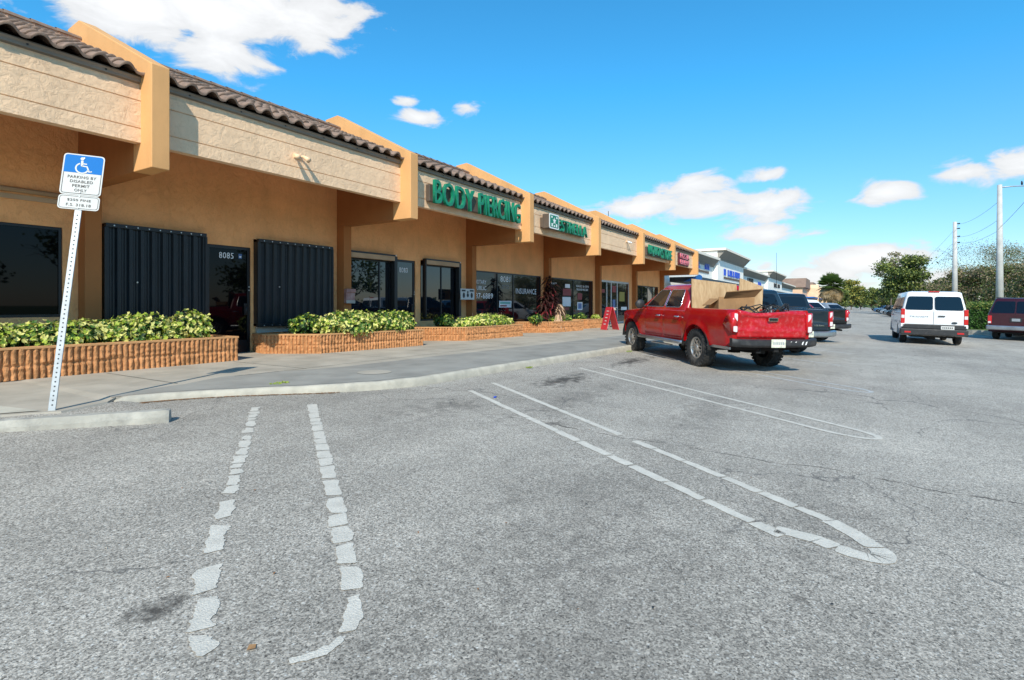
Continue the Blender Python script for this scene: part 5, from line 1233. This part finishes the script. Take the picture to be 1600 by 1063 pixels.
# ---- folding board and bicycle on the walk
t=empty('folding_board_sign',(23.75,9.55,.12),rad(48),'bright red folding board sign standing on the walk','sign')
for sy,m in ((-1,'front_panel'),(1,'rear_panel')):
    mb=MB(); b=[(-.33,sy*.30,0),(.33,sy*.30,0),(.30,sy*.02,1.05),(-.30,sy*.02,1.05)]; mb.prism(b,(0,sy*.025,.0)); f=mb.build(m,M['aframe'],t,bevel=.01)
    mb=MB()
    for i in range(5):
        z=.25+.15*i; yy=sy*(.30-.28*z/1.05)+sy*.028; mb.poly([(-.12,yy,z),(.12-.05*(i%2),yy,z),(.12-.05*(i%2),yy-sy*.008,z+.03),(-.12,yy-sy*.008,z+.03)])
    mb.build('panel_lettering',M['vinyl'],f,recalc=False)
t=empty('bicycle',(26.2,10.35,.12),rad(35),'grey blue bicycle standing on the walk behind the red truck nose','bicycle')
for x in (-.52,.52):
    mb=MB(); mb.smooth=True; pts=[(x+.33*math.cos(a*PI/12),0,.34+.33*math.sin(a*PI/12)) for a in range(25)]; mb.tube(pts,.018,6,cap=False); wv=mb.build('wheel',M['wire'],t)
    mb=MB(); 
    for a in range(12): mb.tube([(x,0,.34),(x+.32*math.cos(a*PI/6),0,.34+.32*math.sin(a*PI/6))],.002,3)
    mb.tube([(x,-.04,.34),(x,.04,.34)],.02,8); mb.build('spokes',M['galv'],wv)
mb=MB(); mb.smooth=True; F=lambda a,b,rr_=.016: mb.tube([a,b],rr_,8)
F((-.52,0,.34),(-.08,0,.30));F((-.52,0,.34),(-.18,0,.78));F((-.08,0,.30),(-.20,0,.84));F((-.08,0,.30),(.36,0,.72));F((-.18,0,.78),(.34,0,.80));F((.52,0,.34),(.33,0,.88)); mb.build('frame',M['bike'],t)
mb=MB(); mb.smooth=True; mb.tube([(.33,0,.88),(.30,0,1.0)],.014,6); mb.tube([(.24,-.28,1.02),(.32,0,1.0),(.24,.28,1.02)],.014,6); mb.build('handlebar',M['galv'],t)
mb=MB(); mb.smooth=True; mb.tube([(-.36,0,.92),(-.26,0,.93),(-.06,0,.92)],[.07,.06,.025],8); mb.build('saddle',M['dirtywhite'],t)
mb=MB(); mb.tube([(-.08,-.09,.22),(-.08,-.05,.30),(-.08,.05,.30),(-.08,.09,.38)],.010,6); mb.box(-.13,-.03,-.16,-.09,.21,.23); mb.box(-.13,-.03,.09,.16,.37,.39); mb.build('pedal_crank',M['wire'],t)

# ------------------------------------------------------------ trees
def tree(s,n,z,h,cr,lab,seed,mats,w=(.25,.65,.9),trunk=.2,leafn=9000,leaf=.28,name='broadleaf_tree',clumps=26,cat='tree',grp=None,base=.28,flat=.8,sparse=False):
    r=random.Random(seed); t=empty(name,(s,n,z),0,lab,cat,grp)
    mb=MB(); mb.smooth=True; tips=[]
    hb=h*base; mb.tube([(0,0,-.1),(r.uniform(-.1,.1)*h*.1,0,hb*.6),(r.uniform(-.2,.2)*h*.1,r.uniform(-.2,.2)*h*.1,hb*1.15)],[trunk,trunk*.8,trunk*.62],10)
    st=Vector((0,0,hb))
    for i in range(7):
        a=2*PI*i/7+r.uniform(-.3,.3); q=cr*r.uniform(.35,.7); e=Vector((math.cos(a)*q,math.sin(a)*q,hb+(h-hb)*r.uniform(.35,.75))); m_=(st+e)/2+Vector((0,0,-.05*h))
        mb.tube([st,m_,e],[trunk*.5,trunk*.3,trunk*.12],7); tips.append(e)
        for j in range(4 if not sparse else 7):
            a2=a+r.uniform(-.9,.9); e2=e+Vector((math.cos(a2),math.sin(a2),r.uniform(-.1,.9)))*cr*r.uniform(.2,.42); mb.tube([e,(e+e2)/2+Vector((0,0,.03*h)),e2],[trunk*.13,trunk*.08,trunk*.03],5); tips.append(e2)
            if sparse:
                for k in range(5):
                    e3=e2+Vector((r.gauss(0,1),r.gauss(0,1),r.uniform(-.2,1))).normalized()*cr*r.uniform(.1,.25); mb.tube([e2,e3],[trunk*.03,trunk*.012],4)
    mb.build('trunk',M['bark'],t)
    mb=MB(); per=leafn//clumps
    for i in range(clumps):
        a=r.uniform(0,2*PI); q=cr*(r.random()**.5)*.82; zz=hb+(h-hb)*(.18+.74*r.random()); zr=(zz-hb)/(h-hb); q*=math.sqrt(max(.1,1-(abs(zr-.42)/.68)**2)); c_=Vector((q*math.cos(a),q*math.sin(a),zz)); rc=cr*r.uniform(.2,.36)
        tone=r.random(); 
        for _ in range(per):
            v=Vector((r.gauss(0,.5),r.gauss(0,.5),r.gauss(0,.42)*flat)); p=c_+v*rc
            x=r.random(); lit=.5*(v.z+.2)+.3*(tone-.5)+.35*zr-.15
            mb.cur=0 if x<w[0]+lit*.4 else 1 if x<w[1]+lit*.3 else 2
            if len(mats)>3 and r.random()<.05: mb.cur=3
            d=Vector((r.gauss(0,1),r.gauss(0,1),r.gauss(0,.7))).normalized(); sd=d.orthogonal().normalized(); sd=(sd*math.cos(x*9)+d.cross(sd)*math.sin(x*9)); l=leaf*r.uniform(.5,1.2)
            mb.poly([p,p+d*l*.5+sd*l*.32,p+d*l,p+d*l*.5-sd*l*.32])
    mb.build('crown',[M[m] for m in mats],t,recalc=False); return t
TM=['tree_light','tree_mid','tree_dark']; TY=['tree_yellow','tree_light','tree_dark']; TB=['tree_brown','tree_mid','tree_dark']
def at(x,Y):   # bearing helper: photo column to lot coordinates at depth Y along the view axis
    X=(x-800)/850*Y; return (Y*.8472+X*.5312, Y*.5312-X*.8472)
def zt(y,Y): return 1.26+(477-y)/850*Y
g='trees at the far end of the aisle'
def T(x,Y,ytop,wpx,lab,seed,mats,w=(.25,.6,.9),**k):
    s,n=at(x,Y); h=zt(ytop,Y)+.45; tree(s,n,-.43,h,wpx/2/850*Y,lab,seed,mats,w,**k)
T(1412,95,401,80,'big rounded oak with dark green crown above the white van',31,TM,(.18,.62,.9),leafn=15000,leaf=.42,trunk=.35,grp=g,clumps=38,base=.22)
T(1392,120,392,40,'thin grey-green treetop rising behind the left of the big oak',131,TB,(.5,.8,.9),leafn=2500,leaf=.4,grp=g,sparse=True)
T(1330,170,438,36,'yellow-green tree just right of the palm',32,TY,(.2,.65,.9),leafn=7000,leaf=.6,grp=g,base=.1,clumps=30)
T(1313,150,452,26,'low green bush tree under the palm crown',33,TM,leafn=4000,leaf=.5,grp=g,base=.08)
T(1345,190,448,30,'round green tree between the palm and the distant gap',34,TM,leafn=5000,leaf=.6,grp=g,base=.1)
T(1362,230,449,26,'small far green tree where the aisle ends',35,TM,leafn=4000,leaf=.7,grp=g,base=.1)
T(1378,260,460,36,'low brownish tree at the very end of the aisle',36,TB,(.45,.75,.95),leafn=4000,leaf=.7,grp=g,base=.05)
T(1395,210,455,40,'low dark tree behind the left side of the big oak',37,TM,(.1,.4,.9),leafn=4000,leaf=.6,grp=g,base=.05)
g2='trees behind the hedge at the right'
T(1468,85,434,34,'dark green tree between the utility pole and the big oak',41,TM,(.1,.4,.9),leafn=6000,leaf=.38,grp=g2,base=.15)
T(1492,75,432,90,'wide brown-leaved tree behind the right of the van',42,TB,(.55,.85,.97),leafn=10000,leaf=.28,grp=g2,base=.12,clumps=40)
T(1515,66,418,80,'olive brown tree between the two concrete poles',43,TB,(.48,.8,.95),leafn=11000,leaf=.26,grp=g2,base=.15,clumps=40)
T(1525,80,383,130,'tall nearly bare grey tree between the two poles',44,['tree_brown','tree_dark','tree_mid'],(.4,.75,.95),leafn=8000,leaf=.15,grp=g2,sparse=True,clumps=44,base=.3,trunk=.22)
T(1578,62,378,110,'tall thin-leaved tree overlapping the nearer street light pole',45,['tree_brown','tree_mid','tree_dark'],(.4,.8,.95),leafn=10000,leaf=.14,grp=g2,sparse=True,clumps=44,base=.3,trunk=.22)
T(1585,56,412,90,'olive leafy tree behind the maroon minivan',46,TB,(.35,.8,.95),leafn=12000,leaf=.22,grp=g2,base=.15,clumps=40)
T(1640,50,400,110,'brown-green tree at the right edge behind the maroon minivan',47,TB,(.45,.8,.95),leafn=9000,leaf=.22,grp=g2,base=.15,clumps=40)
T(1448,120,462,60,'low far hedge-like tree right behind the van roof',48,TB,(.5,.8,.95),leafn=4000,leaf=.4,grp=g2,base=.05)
# trees across the lot, seen mirrored in the shop windows
for i,(s,n,h,c_) in enumerate([(-14,-17,7,3.5),(-3,-19,9,4),(8,-18,6.5,3.6),(17,-20,8.5,4.2),(29,-18,7,4),(41,-22,8,4)]):
    tree(s,n,-.43,h,c_,['leafy tree mirrored in the leftmost dark window','tall tree mirrored in the dark window by the sign','tree mirrored in the glass of door 8085','tall tree mirrored in the window left of door 8083','tree mirrored in the window right of door 8083','tree mirrored in the insurance office window'][i],60+i,TM,leafn=2600,leaf=.4,grp='trees across the lot mirrored in the glass',clumps=22)
# far tree belt beyond everything
mb=MB(); r=random.Random(90)
for i in range(9000):
    s=r.uniform(250,900) if i%2 else r.uniform(420,700); n=r.uniform(-330,60) if i%2 else r.uniform(-60,40); 
    hh=7+4*noise.noise(Vector((s*.02,n*.03,0))); p=Vector((s,n,-.4+hh*r.random()**.7)); l=r.uniform(1.0,2.4); d=Vector((r.gauss(0,1),r.gauss(0,1),r.gauss(0,1))).normalized(); sd=d.orthogonal().normalized()
    mb.cur=0 if r.random()<.5 else 1; mb.poly([p,p+d*l*.5+sd*l*.4,p+d*l,p+d*l*.5-sd*l*.4])
o=mb.build('distant_woods',[M['tree_mid'],M['tree_dark']],None,recalc=False); o['kind']='stuff'
# palm
s,n=at(1298,135); pt=empty('palm_tree',(s,n,-.43),0,'cabbage palm with round green crown and drooping dead fronds','palm tree')
r=random.Random(51); Hh=zt(445,135)+.43; mb=MB(); mb.smooth=True; mb.tube([(0,0,0),(.15,0,Hh*.5),(0,0,Hh)],[.35,.28,.30],10); mb.build('trunk',M['bark'],pt)
def frond(mb,org,a,e,l,mi,r,droop):
    d=Vector((math.cos(a)*math.cos(e),math.sin(a)*math.cos(e),math.sin(e))); c_=Vector(org)+d*l*.45+Vector((0,0,-droop*l*.15)); mb.cur=mi
    sd=Vector((-math.sin(a),math.cos(a),0)); up_=sd.cross(d)
    for k in range(13):
        f=(k-6)/6*1.25; dd=(d*math.cos(f)+sd*math.sin(f)+Vector((0,0,-.25*droop))).normalized(); q=l*.6*(1-.25*abs(f)/1.25); w_=l*.05; ww=dd.cross(up_).normalized()
        mb.poly([c_,c_+dd*q*.5+ww*w_-Vector((0,0,.05*q)),c_+dd*q-Vector((0,0,droop*q*.35)),c_+dd*q*.5-ww*w_])
    mb.poly([Vector(org),Vector(org)+sd*.03,c_+sd*.03,c_])
mb=MB()
for i in range(150): frond(mb,(0,0,Hh),r.uniform(0,2*PI),r.uniform(-.25,1.5),r.uniform(2.8,3.6),0 if r.random()<.65 else 1,r,r.uniform(.1,.6))
mb.build('green_fronds',[M['frond_green'],M['tree_mid']],pt,recalc=False)
mb=MB()
for i in range(80): frond(mb,(0,0,Hh+.5),r.uniform(0,2*PI),r.uniform(-1.5,-.5),r.uniform(3.0,4.4),0 if r.random()<.5 else 1,r,r.uniform(.5,1))
mb.build('dead_fronds',[M['frond_dry'],M['tree_brown']],pt,recalc=False)
# island, curb, clipped hedge
def G_(s,n): return gz(n)
mb=MB(); isl=roundpoly([(38.6,-5.1,0),(47,-5.1,0),(60,-9,0),(60,-40,0),(36.5,-40,0),(37.4,-8,0)],1.0,6)
mb.prism([(p.x,p.y,-.5) for p in isl],(0,0,.5-.235+.13)); structure(mb.build('island_curb',M['curb']))
mb=MB(); mb.poly([(p.x*.985+.65,p.y*.985-.12,-.10) for p in isl]); structure(mb.build('island_grass',M['grass'],recalc=False))
mats_w=(.15,.6,.92); r=random.Random(70)
t=empty('clipped_hedge',(42.6,-6.9,-.15),rad(-8),'clipped bright green hedge between the white van and the maroon minivan','hedge')
mb=MB()
for i in range(9000):
    f=r.random(); x,y,z=r.uniform(-2.6,2.6),r.uniform(-.9,.9),r.uniform(0,1.45)
    k=r.choice((0,1,2)); 
    if k==0: z=1.45
    elif k==1: y=-.9 if r.random()<.3 else .9
    else: x=-2.6 if r.random()<.8 else 2.6
    p=Vector((x,y,z))+Vector((r.gauss(0,.05),r.gauss(0,.05),r.gauss(0,.05))); p+=Vector((1,1,1))*.08*noise.noise(p*1.5)
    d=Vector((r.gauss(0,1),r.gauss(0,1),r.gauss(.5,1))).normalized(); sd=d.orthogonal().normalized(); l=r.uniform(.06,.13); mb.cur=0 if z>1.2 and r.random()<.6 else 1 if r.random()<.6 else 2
    mb.poly([p,p+d*l*.5+sd*l*.35,p+d*l,p+d*l*.5-sd*l*.35])
mb.build('foliage',[M['tree_light'],M['leaf_green'],M['tree_dark']],t,recalc=False)
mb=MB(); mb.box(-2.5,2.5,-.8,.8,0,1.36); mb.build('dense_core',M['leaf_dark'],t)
# ------------------------------------------------------------ poles and wires
s,n=at(1562,38); pole1=empty('street_light_pole',(s,n,-.43),0,'tall pale concrete street light pole with a horizontal arm','street light')
h1=zt(289,38)+.43; mb=MB(); mb.smooth=True; mb.tube([(0,0,0),(0,0,h1)],[.24,.135],12); mb.build('pole',M['concrete_pole'],pole1)
mb=MB(); mb.smooth=True; ad=Vector((.53,-.85,0)); mb.tube([Vector((0,0,h1-.18)),Vector((0,0,h1-.10))+ad*1.0,Vector((0,0,h1-.05))+ad*2.4],[.05,.04,.035],8); arm=mb.build('arm',M['galv'],pole1)
mb=MB(); mb.smooth=True; mb.tube([Vector((0,0,h1-.05))+ad*2.3,Vector((0,0,h1-.03))+ad*3.0],[.08,.14],10); mb.build('lamp_head',M['galv'],arm)
mb=MB(); mb.smooth=True; c0=Vector((0,0,h1-.02))+ad*1.55; mb.tube([c0,c0+Vector((0,0,.13)),c0+Vector((.03,0,.24)),c0+Vector((.08,0,.30))],[.035,.065,.045,.02],8); bird=mb.build('perched_bird',M['wire'],None); bird.location=(s,n,-.43); tag(bird,'small dark bird perched on the street light arm','bird')
s2,n2=at(1492,62); pole2=empty('utility_pole',(s2,n2,-.43),0,'distant pale concrete utility pole carrying insulators and cables','utility pole')
h2=zt(347,62)+.43; mb=MB(); mb.smooth=True; mb.tube([(0,0,0),(0,0,h2)],[.30,.18],12); mb.build('pole',M['concrete_pole'],pole2)
for dz in (.25,.8,1.7,2.4):
    mb=MB(); mb.smooth=True; mb.tube([Vector((0,0,h2-dz))-ad*.0,Vector((0,0,h2-dz+.08))+ad*.55],[.05,.07],8); mb.build('insulator',M['wire'],pole2)
s3,n3=at(1425,130); s0,n0=at(1720,22)
def cable(a,b,sag,lab):
    pts=[]; 
    for k in range(17):
        u=k/16; p=Vector(a)*(1-u)+Vector(b)*u; p.z-=sag*4*u*(1-u); pts.append(p)
    mb=MB(); mb.tube(pts,.011,5); o=mb.build('overhead_cable',M['wire'],None); tag(o,lab,'cable','overhead cables between the poles')
a=ad*.5
for j,dz in enumerate((.25,1.7,2.4)):
    cable((s2+a.x,n2+a.y,-.43+h2-dz),(s+.2,n-.2,-.43+h1-[.9,2.2,3.0][j]),.35,['topmost overhead cable between the two concrete poles','middle overhead cable between the two concrete poles','lowest overhead cable between the two concrete poles'][j])
    cable((s3,n3,10.2-dz*1.2),(s2+a.x,n2+a.y,-.43+h2-dz),.6,['topmost overhead cable left of the utility pole','middle overhead cable left of the utility pole','lowest overhead cable left of the utility pole'][j])
cable((s,n,-.43+h1-3.0),(s0,n0,9.4),.3,'overhead cable leaving the picture right of the street light pole')
